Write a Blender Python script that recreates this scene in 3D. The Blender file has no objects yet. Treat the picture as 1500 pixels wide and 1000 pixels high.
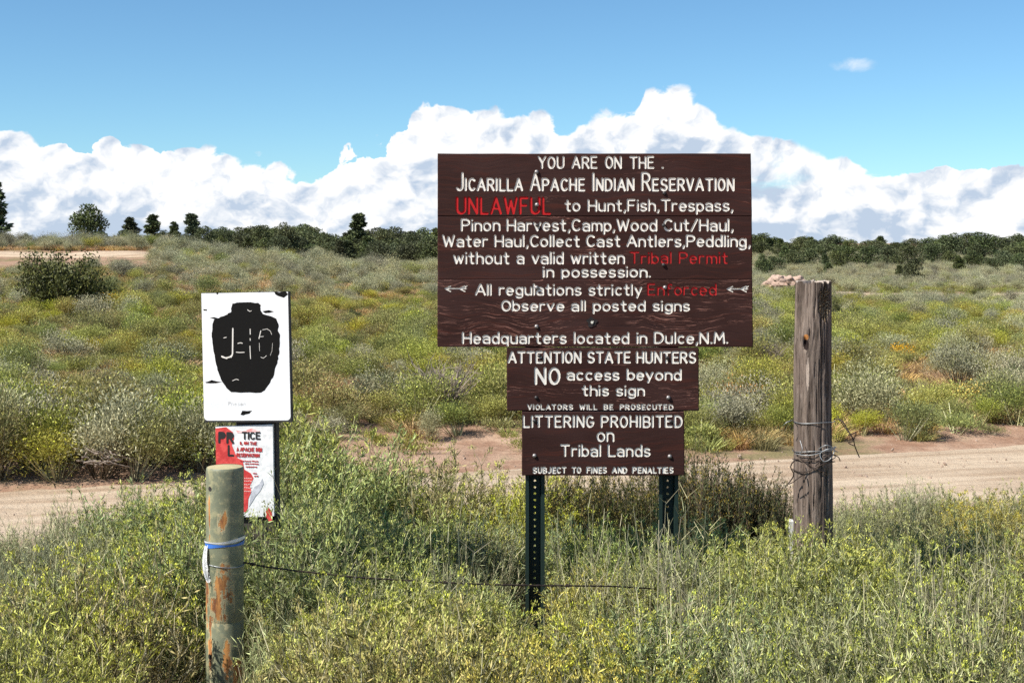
import bpy, bmesh, math, random
import numpy as np
from mathutils import Vector, Matrix, noise as mnoise
from mathutils.geometry import delaunay_2d_cdt

rng = np.random.default_rng(11)
random.seed(11)
sc = bpy.context.scene
COL = sc.collection
F = 2083.0            # focal length in photo pixels (50 mm lens on 36 mm)
EYE = 1.6             # camera height, metres
HOR = 350.0           # horizon row of the photo

# ------------------------------------------------------------------ camera
cd = bpy.data.cameras.new('camera'); cam = bpy.data.objects.new('camera', cd); COL.objects.link(cam)
cam.location = (0, 0, EYE); cam.rotation_euler = (math.radians(90), 0, 0)
cd.lens = 50; cd.sensor_width = 36; cd.shift_y = -0.1; cd.clip_start = 0.05; cd.clip_end = 6000
sc.camera = cam

# ------------------------------------------------------------------ sun, exposure
SUN = Vector((-0.68, -0.40, 0.84)).normalized()
sl = bpy.data.lights.new('sun', 'SUN'); sl.energy = 5.0; sl.angle = math.radians(0.53); sl.color = (1.0, 0.955, 0.88)
so = bpy.data.objects.new('sun', sl); COL.objects.link(so); so.rotation_euler = SUN.to_track_quat('Z', 'Y').to_euler()
so.location = (-10, -8, 20)
sc.view_settings.view_transform = 'Standard'; sc.view_settings.look = 'None'
sc.view_settings.exposure = 0.65; sc.view_settings.gamma = 1; sc.view_settings.use_curve_mapping = False
sc.cycles.use_denoising = False; sc.cycles.max_bounces = 6; sc.cycles.transparent_max_bounces = 8; sc.cycles.diffuse_bounces = 3

# ------------------------------------------------------------------ node helper
class NT:
    def __init__(s, tree): s.t = tree; s.n = tree.nodes; s.l = tree.links
    def add(s, typ, ins=None, **kw):
        nd = s.n.new(typ)
        for k, v in kw.items(): setattr(nd, k, v)
        for k, v in (ins or {}).items(): s.set(nd.inputs[k], v)
        return nd
    def set(s, sock, v):
        if isinstance(v, bpy.types.NodeSocket): s.l.new(v, sock)
        else: sock.default_value = v
    def m(s, op, a, b=0.0, c=0.0, clamp=False):
        nd = s.add('ShaderNodeMath', operation=op, use_clamp=clamp)
        s.set(nd.inputs[0], a); s.set(nd.inputs[1], b); s.set(nd.inputs[2], c)
        return nd.outputs[0]
    def mix(s, f, a, b, typ='MIX'):
        nd = s.add('ShaderNodeMix', data_type='RGBA', blend_type=typ)
        s.set(nd.inputs[0], f)
        for i, v in ((6, a), (7, b)):
            s.set(nd.inputs[i], v if isinstance(v, bpy.types.NodeSocket) else tuple(v) + (1,) if len(v) == 3 else v)
        return nd.outputs[2]
    def ramp(s, f, a, b, lo=0.0, hi=1.0, smooth=True):
        nd = s.add('ShaderNodeMapRange', interpolation_type='SMOOTHSTEP' if smooth else 'LINEAR')
        s.set(nd.inputs[0], f); s.set(nd.inputs[1], a); s.set(nd.inputs[2], b); s.set(nd.inputs[3], lo); s.set(nd.inputs[4], hi)
        return nd.outputs[0]
    def noise(s, vec, scale, detail=4, rough=0.55, out=0, dist=0.0):
        nd = s.add('ShaderNodeTexNoise', {'Scale': scale, 'Detail': detail, 'Roughness': rough, 'Distortion': dist})
        if vec is not None: s.l.new(vec, nd.inputs['Vector'])
        return nd.outputs[out]
    def scale(s, vec, sx, sy, sz, loc=(0, 0, 0)):
        nd = s.add('ShaderNodeMapping'); s.l.new(vec, nd.inputs[0]); nd.inputs['Scale'].default_value = (sx, sy, sz)
        nd.inputs['Location'].default_value = loc
        return nd.outputs[0]

# ------------------------------------------------------------------ world: physical sky with a bank of cumulus
w = bpy.data.worlds.new('World'); sc.world = w; w.use_nodes = True
T = NT(w.node_tree); T.n.clear()
sky = T.add('ShaderNodeTexSky', sky_type='NISHITA', sun_disc=False)
sky.sun_elevation = math.asin(SUN.z); sky.sun_rotation = math.atan2(SUN.x, SUN.y)
sky.altitude = 2100; sky.air_density = 1.0; sky.dust_density = 0.6; sky.ozone_density = 1.6
tc = T.add('ShaderNodeTexCoord').outputs['Generated']
sx = T.add('ShaderNodeSeparateXYZ', {0: tc})
X, Y, Z = sx.outputs
hyp = T.m('SQRT', T.m('ADD', T.m('MULTIPLY', X, X), T.m('MULTIPLY', Y, Y)))
hyp = T.m('MAXIMUM', hyp, 0.02)
vv = T.m('DIVIDE', Z, hyp)
uu = T.m('ARCTAN2', X, Y)
cyl = T.add('ShaderNodeCombineXYZ', {0: T.m('DIVIDE', X, hyp), 1: T.m('DIVIDE', Y, hyp), 2: T.m('MULTIPLY', vv, 1.25)}).outputs[0]
prof = [(-60,200),(0,200),(35,190),(60,212),(110,206),(160,208),(185,226),(230,230),(290,226),(340,234),(380,228),(430,248),(450,250),(500,222),
        (560,205),(597,192),(610,164),(645,153),(700,153),(740,163),(795,172),(830,190),(845,176),(880,169),(905,180),(932,178),
        (941,150),(962,139),(985,136),(1020,145),(1060,166),(1090,176),(1120,190),(1150,212),(1180,230),(1220,242),(1300,244),
        (1360,238),(1385,230),(1410,236),(1450,242),(1500,242),(1580,225)]
fc = T.add('ShaderNodeFloatCurve'); cv = fc.mapping.curves[0]
pts = [(math.atan((px - 750) / F) + 0.5, (HOR - py) / F * 8) for px, py in prof]
pts = [(0.0, 0.50)] + pts + [(1.0, 0.45)]
while len(cv.points) < len(pts): cv.points.new(0.5, 0.5)
for p, (a, b) in zip(cv.points, pts): p.location = (a, b); p.handle_type = 'AUTO_CLAMPED'
fc.mapping.update()
T.set(fc.inputs['Value'], T.m('ADD', uu, 0.5, clamp=True))
vtop = T.m('DIVIDE', fc.outputs[0], 8.0)
side = T.ramp(T.m('ABSOLUTE', uu), 0.42, 0.6)
vtop = T.m('ADD', vtop, T.m('MULTIPLY', side, T.ramp(T.noise(cyl, 2.2, 2), 0.3, 0.7, -0.05, 0.07)))
def billow(vec):
    b = None
    for sc_, wt in ((13, 1.4), (44, 0.9)):
        vn = T.add('ShaderNodeTexVoronoi', {'Scale': sc_}, feature='F1')
        T.l.new(vec, vn.inputs['Vector'])
        q = T.m('MULTIPLY', T.m('SUBTRACT', 0.5, vn.outputs[0]), wt)
        b = q if b is None else T.m('ADD', b, q)
    n = T.noise(vec, 80, 3, 0.6)
    return T.m('SUBTRACT', b, T.m('MULTIPLY', T.m('ABSOLUTE', T.m('SUBTRACT', n, 0.5)), 0.8))
warp = T.add('ShaderNodeVectorMath', {0: T.noise(cyl, 14, 4, 0.6, out=1), 1: (0.5, 0.5, 0.5)}, operation='SUBTRACT').outputs[0]
warp = T.add('ShaderNodeVectorMath', {0: warp, 'Scale': 0.045}, operation='SCALE').outputs[0]
cw = T.add('ShaderNodeVectorMath', {0: cyl, 1: warp}, operation='ADD').outputs[0]
cw2 = T.add('ShaderNodeVectorMath', {0: cw, 1: (-0.0055, 0, 0.0075)}, operation='ADD').outputs[0]
B1 = billow(cw); B2 = billow(cw2)
fine = T.m('SUBTRACT', T.noise(cyl, 70, 8, 0.68), 0.5)
D = T.m('SUBTRACT', vtop, vv)
D = T.m('ADD', D, T.m('MINIMUM', T.m('ADD', T.m('MULTIPLY', B1, 0.017), T.m('MULTIPLY', fine, 0.004)), 0.0075))
edgew = T.ramp(T.noise(cyl, 9, 2), 0.35, 0.65, 0.0012, 0.0065)
mask = T.ramp(D, 0.0, edgew)
depth = T.ramp(D, 0.0, 0.055)
# blue gaps low down between the piles
hole = T.noise(T.scale(cyl, 1, 1, 3.0, (3.1, 1.7, 0.4)), 7.5, 5, 0.6)
hole = T.m('MULTIPLY', T.ramp(hole, 0.585, 0.69), T.ramp(D, 0.012, 0.04))
hole = T.m('MULTIPLY', hole, 0.62)
mask = T.m('MULTIPLY', mask, T.m('SUBTRACT', 1.0, hole))
# small separate puff
du = T.m('DIVIDE', T.m('SUBTRACT', uu, math.atan((1253 - 750) / F)), 0.017)
dv = T.m('DIVIDE', T.m('SUBTRACT', vv, (HOR - 103) / F), 0.006)
pf = T.m('SUBTRACT', 1.0, T.m('ADD', T.m('MULTIPLY', du, du), T.m('MULTIPLY', dv, dv)))
pf = T.m('ADD', pf, T.m('MULTIPLY', T.m('SUBTRACT', T.noise(cyl, 48, 5, 0.62, dist=0.4), 0.5), 2.8))
mask = T.m('MAXIMUM', mask, T.m('MULTIPLY', T.ramp(pf, 0.0, 1.7), 0.6))
# light on the clouds: sunward slope of the billows, greyer bases
lit = T.m('MULTIPLY', T.m('SUBTRACT', B1, B2), 1.6)
soft = T.noise(T.scale(cyl, 1, 1, 2.4), 9, 5, 0.6)
shade = T.m('ADD', T.m('MULTIPLY', T.ramp(soft, 0.40, 0.60, 0, 1.0), T.ramp(D, 0.006, 0.05)), T.m('MULTIPLY', lit, 1.25))
leftg = T.ramp(uu, -0.10, -0.28, 0.0, 0.45)
shade = T.m('ADD', shade, T.m('MULTIPLY', leftg, depth), clamp=True)
ccol = T.mix(shade, (1.0, 1.0, 1.0), (0.50, 0.60, 0.74))
skc = T.mix(1.0, sky.outputs[0], (0.080, 0.114, 0.128), 'MULTIPLY')
final = T.mix(mask, skc, ccol)
bg = T.add('ShaderNodeBackground', {'Color': final, 'Strength': 0.69})
out = T.add('ShaderNodeOutputWorld'); T.l.new(bg.outputs[0], out.inputs[0])

# ------------------------------------------------------------------ object helpers
def tag(o, label=None, cat=None, group=None, kind=None):
    if label: o['label'] = label
    if cat: o['category'] = cat
    if group: o['group'] = group
    if kind: o['kind'] = kind
    return o
def empty(name, loc=(0, 0, 0), rz=0.0):
    o = bpy.data.objects.new(name, None); COL.objects.link(o); o.location = loc; o.rotation_euler = (0, 0, rz)
    o.empty_display_size = 0.1
    return o
def link(name, me, parent=None):
    o = bpy.data.objects.new(name, me); COL.objects.link(o)
    if parent: o.parent = parent
    return o
def copy_tree(o, parent=None):
    c = o.copy(); COL.objects.link(c); c.parent = parent
    for ch in list(o.children): copy_tree(ch, c)
    return c
def mesh_np(name, V, Fc, mats, midx=None, smooth=False):
    """V (n,3), Fc (m,k) equal-sized faces"""
    me = bpy.data.meshes.new(name)
    V = np.ascontiguousarray(V, dtype=np.float32); Fc = np.ascontiguousarray(Fc, dtype=np.int32)
    me.vertices.add(len(V)); me.vertices.foreach_set('co', V.ravel())
    k = Fc.shape[1]
    me.loops.add(Fc.size); me.loops.foreach_set('vertex_index', Fc.ravel())
    me.polygons.add(len(Fc)); me.polygons.foreach_set('loop_start', np.arange(0, Fc.size, k, dtype=np.int32))
    for m_ in mats: me.materials.append(m_)
    if midx is not None: me.polygons.foreach_set('material_index', np.ascontiguousarray(midx, dtype=np.int32))
    if smooth: me.polygons.foreach_set('use_smooth', np.ones(len(Fc), dtype=bool))
    me.update(calc_edges=True)
    return me
def mesh_bm(name, bm, mats, smooth=False):
    me = bpy.data.meshes.new(name)
    if smooth:
        for f in bm.faces: f.smooth = True
    bm.to_mesh(me); bm.free()
    for m_ in (mats if isinstance(mats, (list, tuple)) else [mats]): me.materials.append(m_)
    return me
def P(px, py, Yd): return Vector(((px - 750) / F * Yd, Yd, EYE - (py - HOR) / F * Yd))
def tube_bm(bm, pts, r, sides=6, closed=False):
    """tube along points; r float or list"""
    pts = [Vector(p) for p in pts]; n = len(pts); rings = []
    prev = None
    for i, p in enumerate(pts):
        t = (pts[min(i + 1, n - 1)] - pts[max(i - 1, 0)]).normalized()
        if prev is None:
            a = t.cross(Vector((0, 0, 1)))
            if a.length < 1e-3: a = t.cross(Vector((1, 0, 0)))
            a.normalize()
        else:
            a = (prev - t * prev.dot(t)); a = a.normalized() if a.length > 1e-6 else t.orthogonal().normalized()
        prev = a; b = t.cross(a)
        rr = r[i] if isinstance(r, (list, tuple)) else r
        rings.append([bm.verts.new(p + (a * math.cos(2 * math.pi * k / sides) + b * math.sin(2 * math.pi * k / sides)) * rr) for k in range(sides)])
    for i in range(n - 1):
        for k in range(sides):
            bm.faces.new((rings[i][k], rings[i][(k + 1) % sides], rings[i + 1][(k + 1) % sides], rings[i + 1][k]))
    bm.faces.new(rings[0][::-1]); bm.faces.new(rings[-1])

# ------------------------------------------------------------------ materials
def new_mat(name):
    m = bpy.data.materials.new(name); m.use_nodes = True; t = NT(m.node_tree)
    return m, t, t.n['Principled BSDF']
def bump(t, bs, h, strength, dist):
    b = t.add('ShaderNodeBump', {'Height': h, 'Strength': strength, 'Distance': dist}); t.l.new(b.outputs[0], bs.inputs['Normal'])
def leaf_mat(name, c1, c2, hv=0.03, trans=0.35, rough=0.6, far=False):
    trans *= 0.6; lo, hi, k_ = (0.74, 1.16, (1.22, 1.10, 0.84)) if far else (0.34, 1.62, (1.12, 1.08, 0.88)); c1 = tuple(c * lo * q for c, q in zip(c1, k_)); c2 = tuple(c * hi * q for c, q in zip(c2, k_))  # wider range puts sunlit leaves and shaded gaps into the colour
    """leaf colour varies leaf by leaf and plant by plant"""
    m, t, bs = new_mat(name)
    isl = t.add('ShaderNodeNewGeometry').outputs['Random Per Island']
    rnd = t.add('ShaderNodeObjectInfo').outputs['Random']
    col = t.mix(t.m('POWER', isl, 1.3), c1, c2)
    hsv = t.add('ShaderNodeHueSaturation', {'Color': col, 'Hue': t.m('ADD', 0.5 - hv, t.m('MULTIPLY', rnd, hv * 2)),
        'Value': t.m('ADD', 0.75, t.m('MULTIPLY', t.m('FRACT', t.m('MULTIPLY', rnd, 7.31)), 0.55)),
        'Saturation': t.m('ADD', 0.85, t.m('MULTIPLY', t.m('FRACT', t.m('MULTIPLY', rnd, 3.7)), 0.3))}).outputs[0]
    t.set(bs.inputs['Base Color'], hsv); bs.inputs['Roughness'].default_value = rough
    bs.inputs['Specular IOR Level'].default_value = 0.25
    tr = t.add('ShaderNodeBsdfTranslucent', {'Color': hsv})
    mx = t.add('ShaderNodeMixShader', {0: trans}); t.l.new(bs.outputs[0], mx.inputs[1]); t.l.new(tr.outputs[0], mx.inputs[2])
    t.l.new(mx.outputs[0], t.n['Material Output'].inputs[0])
    return m
def plain(name, col, rough=0.7, metal=0.0, var=0.25, scale=20.0):
    m, t, bs = new_mat(name)
    o = t.add('ShaderNodeTexCoord').outputs['Object']
    nz = t.noise(o, scale, 5, 0.6)
    t.set(bs.inputs['Base Color'], t.mix(nz, tuple(c * (1 - var) for c in col), tuple(min(1, c * (1 + var)) for c in col)))
    bs.inputs['Roughness'].default_value = rough; bs.inputs['Metallic'].default_value = metal
    bump(t, bs, nz, 0.3, 0.003)
    return m

M = {}
M['leaf_green'] = leaf_mat('rabbitbrush leaf', (0.145, 0.19, 0.075), (0.32, 0.37, 0.17))
M['leaf_silver'] = leaf_mat('silvery leaf', (0.17, 0.20, 0.115), (0.33, 0.355, 0.23), 0.02)
M['leaf_shaded'] = leaf_mat('shaded leaf', (0.035, 0.045, 0.02), (0.085, 0.10, 0.04), 0.02)  # darkened leaf colour paints in the shade behind the brown sign
M['leaf_yellowgreen'] = leaf_mat('yellow green leaf', (0.21, 0.22, 0.065), (0.40, 0.39, 0.15), 0.03)
M['flower'] = leaf_mat('rabbitbrush flower buds', (0.38, 0.42, 0.09), (0.46, 0.49, 0.14), 0.008, 0.3)
M['flower_yellow'] = leaf_mat('yellow flower heads', (0.42, 0.38, 0.06), (0.50, 0.45, 0.12), 0.006, 0.25)
M['flower_orange'] = leaf_mat('orange flower heads', (0.50, 0.25, 0.03), (0.65, 0.40, 0.07), 0.02, 0.25)
M['bud_brown'] = leaf_mat('brown buds', (0.10, 0.065, 0.03), (0.20, 0.16, 0.05), 0.02, 0.15)
M['stem'] = leaf_mat('pale stem', (0.22, 0.21, 0.13), (0.36, 0.35, 0.25), 0.02, 0.1)
M['stem_dark'] = leaf_mat('dark stem', (0.06, 0.045, 0.03), (0.13, 0.10, 0.07), 0.02, 0.05)
M['sage'] = leaf_mat('sagebrush leaf', (0.19, 0.21, 0.155), (0.38, 0.40, 0.31), 0.02, 0.25, far=True)
M['hill_green'] = leaf_mat('hillside brush leaf', (0.14, 0.17, 0.060), (0.29, 0.31, 0.12), 0.035, 0.3, far=True)
M['hill_dark'] = leaf_mat('dark hillside brush', (0.055, 0.07, 0.03), (0.12, 0.14, 0.055), 0.03, 0.25)
M['grass_green'] = leaf_mat('green grass', (0.15, 0.17, 0.06), (0.31, 0.31, 0.13), 0.03, 0.3)
M['grass_dry'] = leaf_mat('dry grass', (0.26, 0.17, 0.09), (0.50, 0.36, 0.20), 0.02, 0.25)
M['needles'] = leaf_mat('pinyon needles', (0.045, 0.065, 0.030), (0.095, 0.115, 0.055), 0.02, 0.12)
M['needles_pine'] = leaf_mat('pine needles', (0.040, 0.065, 0.038), (0.09, 0.115, 0.065), 0.02, 0.12)
M['willow'] = leaf_mat('shrub leaves', (0.05, 0.07, 0.025), (0.12, 0.14, 0.05), 0.02, 0.25)
M['bark'] = plain('bark', (0.11, 0.085, 0.065), 0.9)
M['deadwood'] = plain('grey dead branches', (0.25, 0.20, 0.16), 0.9)
M['rust_wire'] = plain('rusty wire', (0.055, 0.038, 0.03), 0.6, 0.5, 0.5, 60)
M['grey_wire'] = plain('galvanised wire', (0.30, 0.31, 0.31), 0.45, 0.7, 0.4, 60)

M['hill_yellow'] = leaf_mat('hillside yellow green brush', (0.19, 0.20, 0.055), (0.36, 0.35, 0.12), 0.03, 0.3, far=True)
M['pebble'] = plain('road pebbles', (.34, .25, .19), .95, 0, .5, 3)
def ground_mat():
    m, t, bs = new_mat('dry soil with sparse grass')
    g = t.add('ShaderNodeNewGeometry').outputs['Position']
    n1 = t.noise(g, 0.35, 6, 0.62); n2 = t.noise(g, 2.6, 6, 0.65); n3 = t.noise(g, 24, 5, 0.65); n4 = t.noise(g, 0.07, 4, 0.6)
    soil = t.mix(t.ramp(n2, 0.3, 0.7), (0.27, 0.155, 0.10), (0.44, 0.30, 0.21))
    grass = t.mix(n3, (0.14, 0.12, 0.057), (0.27, 0.22, 0.11))
    c = t.mix(t.ramp(t.m('ADD', n1, t.m('MULTIPLY', t.m('SUBTRACT', n2, 0.5), 0.6)), 0.49, 0.66), soil, grass)
    pale = t.mix(n3, (0.46, 0.33, 0.235), (0.62, 0.48, 0.37))
    c = t.mix(t.m('MULTIPLY', t.ramp(n4, 0.56, 0.66), t.ramp(n2, 0.42, 0.6)), c, pale)
    c = t.mix(t.ramp(n3, 0.62, 0.8, 0, 0.5), c, (0.12, 0.08, 0.05))
    t.set(bs.inputs['Base Color'], c); bs.inputs['Roughness'].default_value = 1.0; bs.inputs['Specular IOR Level'].default_value = 0.1
    bump(t, bs, t.m('ADD', n2, t.m('MULTIPLY', n3, 0.4)), 0.7, 0.08)
    return m
M['ground'] = ground_mat()
def road_mat():
    m, t, bs = new_mat('pale sandy dirt')
    g = t.add('ShaderNodeNewGeometry').outputs['Position']
    rot = t.add('ShaderNodeMapping'); t.l.new(g, rot.inputs[0]); rot.inputs['Rotation'].default_value = (0, 0, -0.27)
    al = t.scale(rot.outputs[0], 0.25, 2.2, 1)
    n1 = t.noise(al, 1.6, 5, 0.6); n2 = t.noise(g, 9, 6, 0.7); n3 = t.noise(g, 60, 4, 0.7)
    c = t.mix(t.ramp(n1, 0.35, 0.68), (0.56, 0.445, 0.32), (0.38, 0.275, 0.185))
    c = t.mix(t.ramp(n2, 0.5, 0.8, 0, 0.45), c, (0.36, 0.22, 0.15))
    c = t.mix(t.ramp(n3, 0.6, 0.75, 0, 0.5), c, (0.58, 0.48, 0.39))
    t.set(bs.inputs['Base Color'], c); bs.inputs['Roughness'].default_value = 1.0; bs.inputs['Specular IOR Level'].default_value = 0.1
    bump(t, bs, t.m('ADD', n1, t.m('ADD', n2, t.m('MULTIPLY', n3, 0.4))), 0.8, 0.04)
    return m
M['road'] = road_mat()

# ------------------------------------------------------------------ terrain
def vnoise(x, y, s, seed=0):
    """smooth value noise, vectorised"""
    x = np.asarray(x, float) * s + 1000.3 + seed * 17.1; y = np.asarray(y, float) * s + 1000.7 + seed * 9.7
    xi = np.floor(x).astype(np.int64); yi = np.floor(y).astype(np.int64); fx = x - xi; fy = y - yi
    fx = fx * fx * (3 - 2 * fx); fy = fy * fy * (3 - 2 * fy)
    def h(a, b):
        n = (a * 374761393 + b * 668265263 + seed * 1274126177) & 0xffffffff
        n = ((n ^ (n >> 13)) * 1274126177) & 0xffffffff
        return ((n ^ (n >> 16)) & 0xffff) / 65535.0
    return (h(xi, yi) * (1 - fx) + h(xi + 1, yi) * fx) * (1 - fy) + (h(xi, yi + 1) * (1 - fx) + h(xi + 1, yi + 1) * fx) * fy
def fbm(x, y, s, o=4, seed=0):
    r = 0; a = 0.5; tot = 0
    for k in range(o): r = r + a * vnoise(x, y, s * 2 ** k, seed + k); tot += a; a *= 0.5
    return r / tot
cols = np.array([-700, 0, 200, 400, 640, 900, 1110, 1300, 1500, 2200.])
rowY = np.array([16, 20, 30, 40, 50, 60, 70, 76, 90, 110, 156, 200, 250, 300, 350, 450, 3000.])
tabPY = {  # rows of the photo where the ground lies, by direction and distance
 'L': [620, 588, 500, 448, 408, 382, 368, 364, 368, 372, 372, 369, 368, 367, 366, 364, 356],
 'L2':[620, 588, 505, 458, 424, 402, 390, 386, 392, 392, 386, 374, 371, 369, 367, 364, 356],
 'C': [622, 590, 515, 468, 438, 417, 405, 401, 406, 404, 398, 388, 381, 375, 370, 366, 356],
 'R': [625, 592, 512, 477, 460, 450, 441, 438, 431, 425, 417, 401, 386, 375, 370, 366, 356],
 'R2':[625, 594, 520, 482, 466, 457, 450, 446, 438, 431, 422, 405, 389, 376, 370, 366, 356]}
order = ['L', 'L', 'L', 'L2', 'C', 'C', 'R', 'R2', 'R2', 'R2']
fineY = np.exp(np.linspace(math.log(16), math.log(3000), 400))
tabZ = []
for k in order:
    z = EYE - (np.array(tabPY[k]) - HOR) / F * rowY
    zz = np.interp(np.log(fineY), np.log(rowY), z)
    ker = np.ones(9) / 9; zp = np.concatenate([[zz[0]] * 4, zz, [zz[-1]] * 4]); zz = np.convolve(zp, ker, 'valid')
    tabZ.append(zz)
tabZ = np.array(tabZ)
def sstep(t): t = np.clip(t, 0, 1); return t * t * (3 - 2 * t)
ROAD_Z = -0.60
def height(x, y):
    x = np.asarray(x, float); y = np.asarray(y, float)
    d = y - (11.6 + 0.28 * x)                      # signed distance from the road's centre line
    near = ROAD_Z * sstep((d + 5.6) / 3.2)
    nz = (fbm(x, y, 0.6, 3, 3) - 0.5) * 0.16
    ys = np.clip(y, 16, 2900); px = np.clip(750 + F * x / np.maximum(y, 8), -690, 2190)
    iy = np.interp(np.log(ys), np.log(fineY), np.arange(len(fineY))); ic = np.interp(px, cols, np.arange(len(cols)))
    y0 = np.minimum(iy.astype(int), len(fineY) - 2); c0 = np.minimum(ic.astype(int), len(cols) - 2)
    fy = iy - y0; fcx = sstep(ic - c0)
    far = (tabZ[c0, y0] * (1 - fy) + tabZ[c0, y0 + 1] * fy) * (1 - fcx) + (tabZ[c0 + 1, y0] * (1 - fy) + tabZ[c0 + 1, y0 + 1] * fy) * fcx
    t = sstep((d - 3.0) / 5.0)
    z = near * (1 - t) + far * t
    rw = sstep((np.abs(d) - 2.3) / 1.2)
    bank = 0.10 * np.exp(-((d - 3.1) / 0.7) ** 2) * sstep(fbm(x, y, 0.5, 2, 8) * 2 - 0.4)
    amp = 1 + np.clip(y - 40, 0, 200) * 0.012
    return z + nz * rw * amp + bank + 0.015 * (fbm(x, y, 3, 2, 5) - 0.5)
def hz(x, y): return float(height(x, y))

ys = np.concatenate([np.linspace(-40, 2, 22), np.linspace(2.3, 40, 190), np.exp(np.linspace(math.log(40.3), math.log(2800), 190))])
av = np.linspace(-1.1, 1.1, 300)
YY, AA = np.meshgrid(ys, av, indexing='ij'); XX = AA * (np.abs(YY) * 0.75 + 9)
ZZ = height(XX, YY)
V = np.stack([XX, YY, ZZ], -1).reshape(-1, 3)
i, j = np.meshgrid(np.arange(len(ys) - 1), np.arange(len(av) - 1), indexing='ij'); b = (i * len(av) + j).ravel()
Fq = np.stack([b, b + 1, b + len(av) + 1, b + len(av)], 1)
gnd = link('ground', mesh_np('ground', V, Fq, [M['ground']], smooth=True)); tag(gnd, 'reddish dry ground rising from the road to a low hillside', 'ground', kind='structure')

def strip(name, line, half, mat, label, lift=0.02, n=240, seed=0, edge=0.25):
    """road strip draped on the ground; line(s)->(x,y) centre, s in 0..1"""
    ss = np.linspace(0, 1, n); c = np.array([line(s) for s in ss]); tn = np.gradient(c, axis=0); tn /= np.linalg.norm(tn, axis=1)[:, None]
    nn = np.stack([-tn[:, 1], tn[:, 0]], 1); k = 15; rows = []
    L = np.cumsum(np.r_[0, np.linalg.norm(np.diff(c, axis=0), axis=1)])
    for q in range(k):
        s_ = -1 + 2 * q / (k - 1)
        hw = half * (1 + edge * (fbm(L, L * 0 + q // 8, 0.6, 4, seed + (0 if s_ < 0 else 40)) - 0.5) * 2 * abs(s_))
        p = c + nn * (s_ * hw)[:, None]
        z = height(p[:, 0], p[:, 1]) + lift * (1 - abs(s_) ** 6 * 1.6)
        z = z - 0.018 * np.exp(-((abs(s_) - 0.42) / 0.13) ** 2)
        rows.append(np.stack([p[:, 0], p[:, 1], z], 1))
    V = np.stack(rows, 1).reshape(-1, 3)
    i, j = np.meshgrid(np.arange(n - 1), np.arange(k - 1), indexing='ij'); b = (i * k + j).ravel()
    o = link(name, mesh_np(name, V, np.stack([b, b + k, b + k + 1, b + 1], 1), [mat], smooth=True))
    return tag(o, label, 'road', kind='structure')
strip('dirt_road', lambda s: (-30 + 70 * s, 11.6 + 0.28 * (-30 + 70 * s)), 2.05, M['road'], 'pale sandy dirt road crossing behind the signs', 0.035, 420, 3, 0.12)
strip('sand_track', lambda s: (-60 + 46 * s, 67.0 - 1.5 * s - 1 * s * s), 1.9, M['road'], 'pale sandy track along the crest at far left', 0.12, 120, 9, 0.35)
strip('sand_wash', lambda s: (24 + 40 * s, 107 - 4 * s), 2.6, M['road'], 'pale sandy track on the flat at the far right', 0.15, 120, 14, 0.6)
strip('sand_path', lambda s: (19 + 40 * s, 90 + 9 * s), 1.5, M['road'], 'narrow pale sandy path at the far right', 0.15, 120, 21, 0.6)

# ------------------------------------------------------------------ vegetation meshes (numpy)
def unit(v): return v / np.maximum(np.linalg.norm(v, axis=-1, keepdims=True), 1e-9)
class Soup:
    """collects quads"""
    def __init__(s): s.V = []; s.F = []; s.M = []; s.n = 0
    def quads(s, q, mi):
        q = q.reshape(-1, 4, 3); k = len(q)
        s.V.append(q.reshape(-1, 3)); s.F.append((np.arange(k * 4) + s.n).reshape(-1, 4)); s.M.append(np.full(k, mi)); s.n += k * 4
    def leaves(s, p, d, L, W, mi, rg):
        """diamond leaves at p pointing along d"""
        n = len(p); L = np.broadcast_to(L, (n,))[:, None]; W = np.broadcast_to(W, (n,))[:, None]
        side = unit(np.cross(d, rg.normal(size=(n, 3))))
        s.quads(np.stack([p, p + d * L * 0.45 + side * W * 0.5, p + d * L, p + d * L * 0.45 - side * W * 0.5], 1), mi)
    def prisms(s, A, B, r0, r1, mi, rg, k=3):
        d = unit(B - A); u = unit(np.cross(d, rg.normal(size=A.shape))); v = np.cross(d, u)
        r0 = np.broadcast_to(r0, (len(A),))[:, None]; r1 = np.broadcast_to(r1, (len(A),))[:, None]
        for i in range(k):
            a0 = 2 * math.pi * i / k; a1 = 2 * math.pi * (i + 1) / k
            o0 = u * math.cos(a0) + v * math.sin(a0); o1 = u * math.cos(a1) + v * math.sin(a1)
            s.quads(np.stack([A + o0 * r0, A + o1 * r0, B + o1 * r1, B + o0 * r1], 1), mi)
    def mesh(s, name, mats, smooth=False): return mesh_np(name, np.concatenate(s.V), np.concatenate(s.F), mats, np.concatenate(s.M), smooth)

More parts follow.
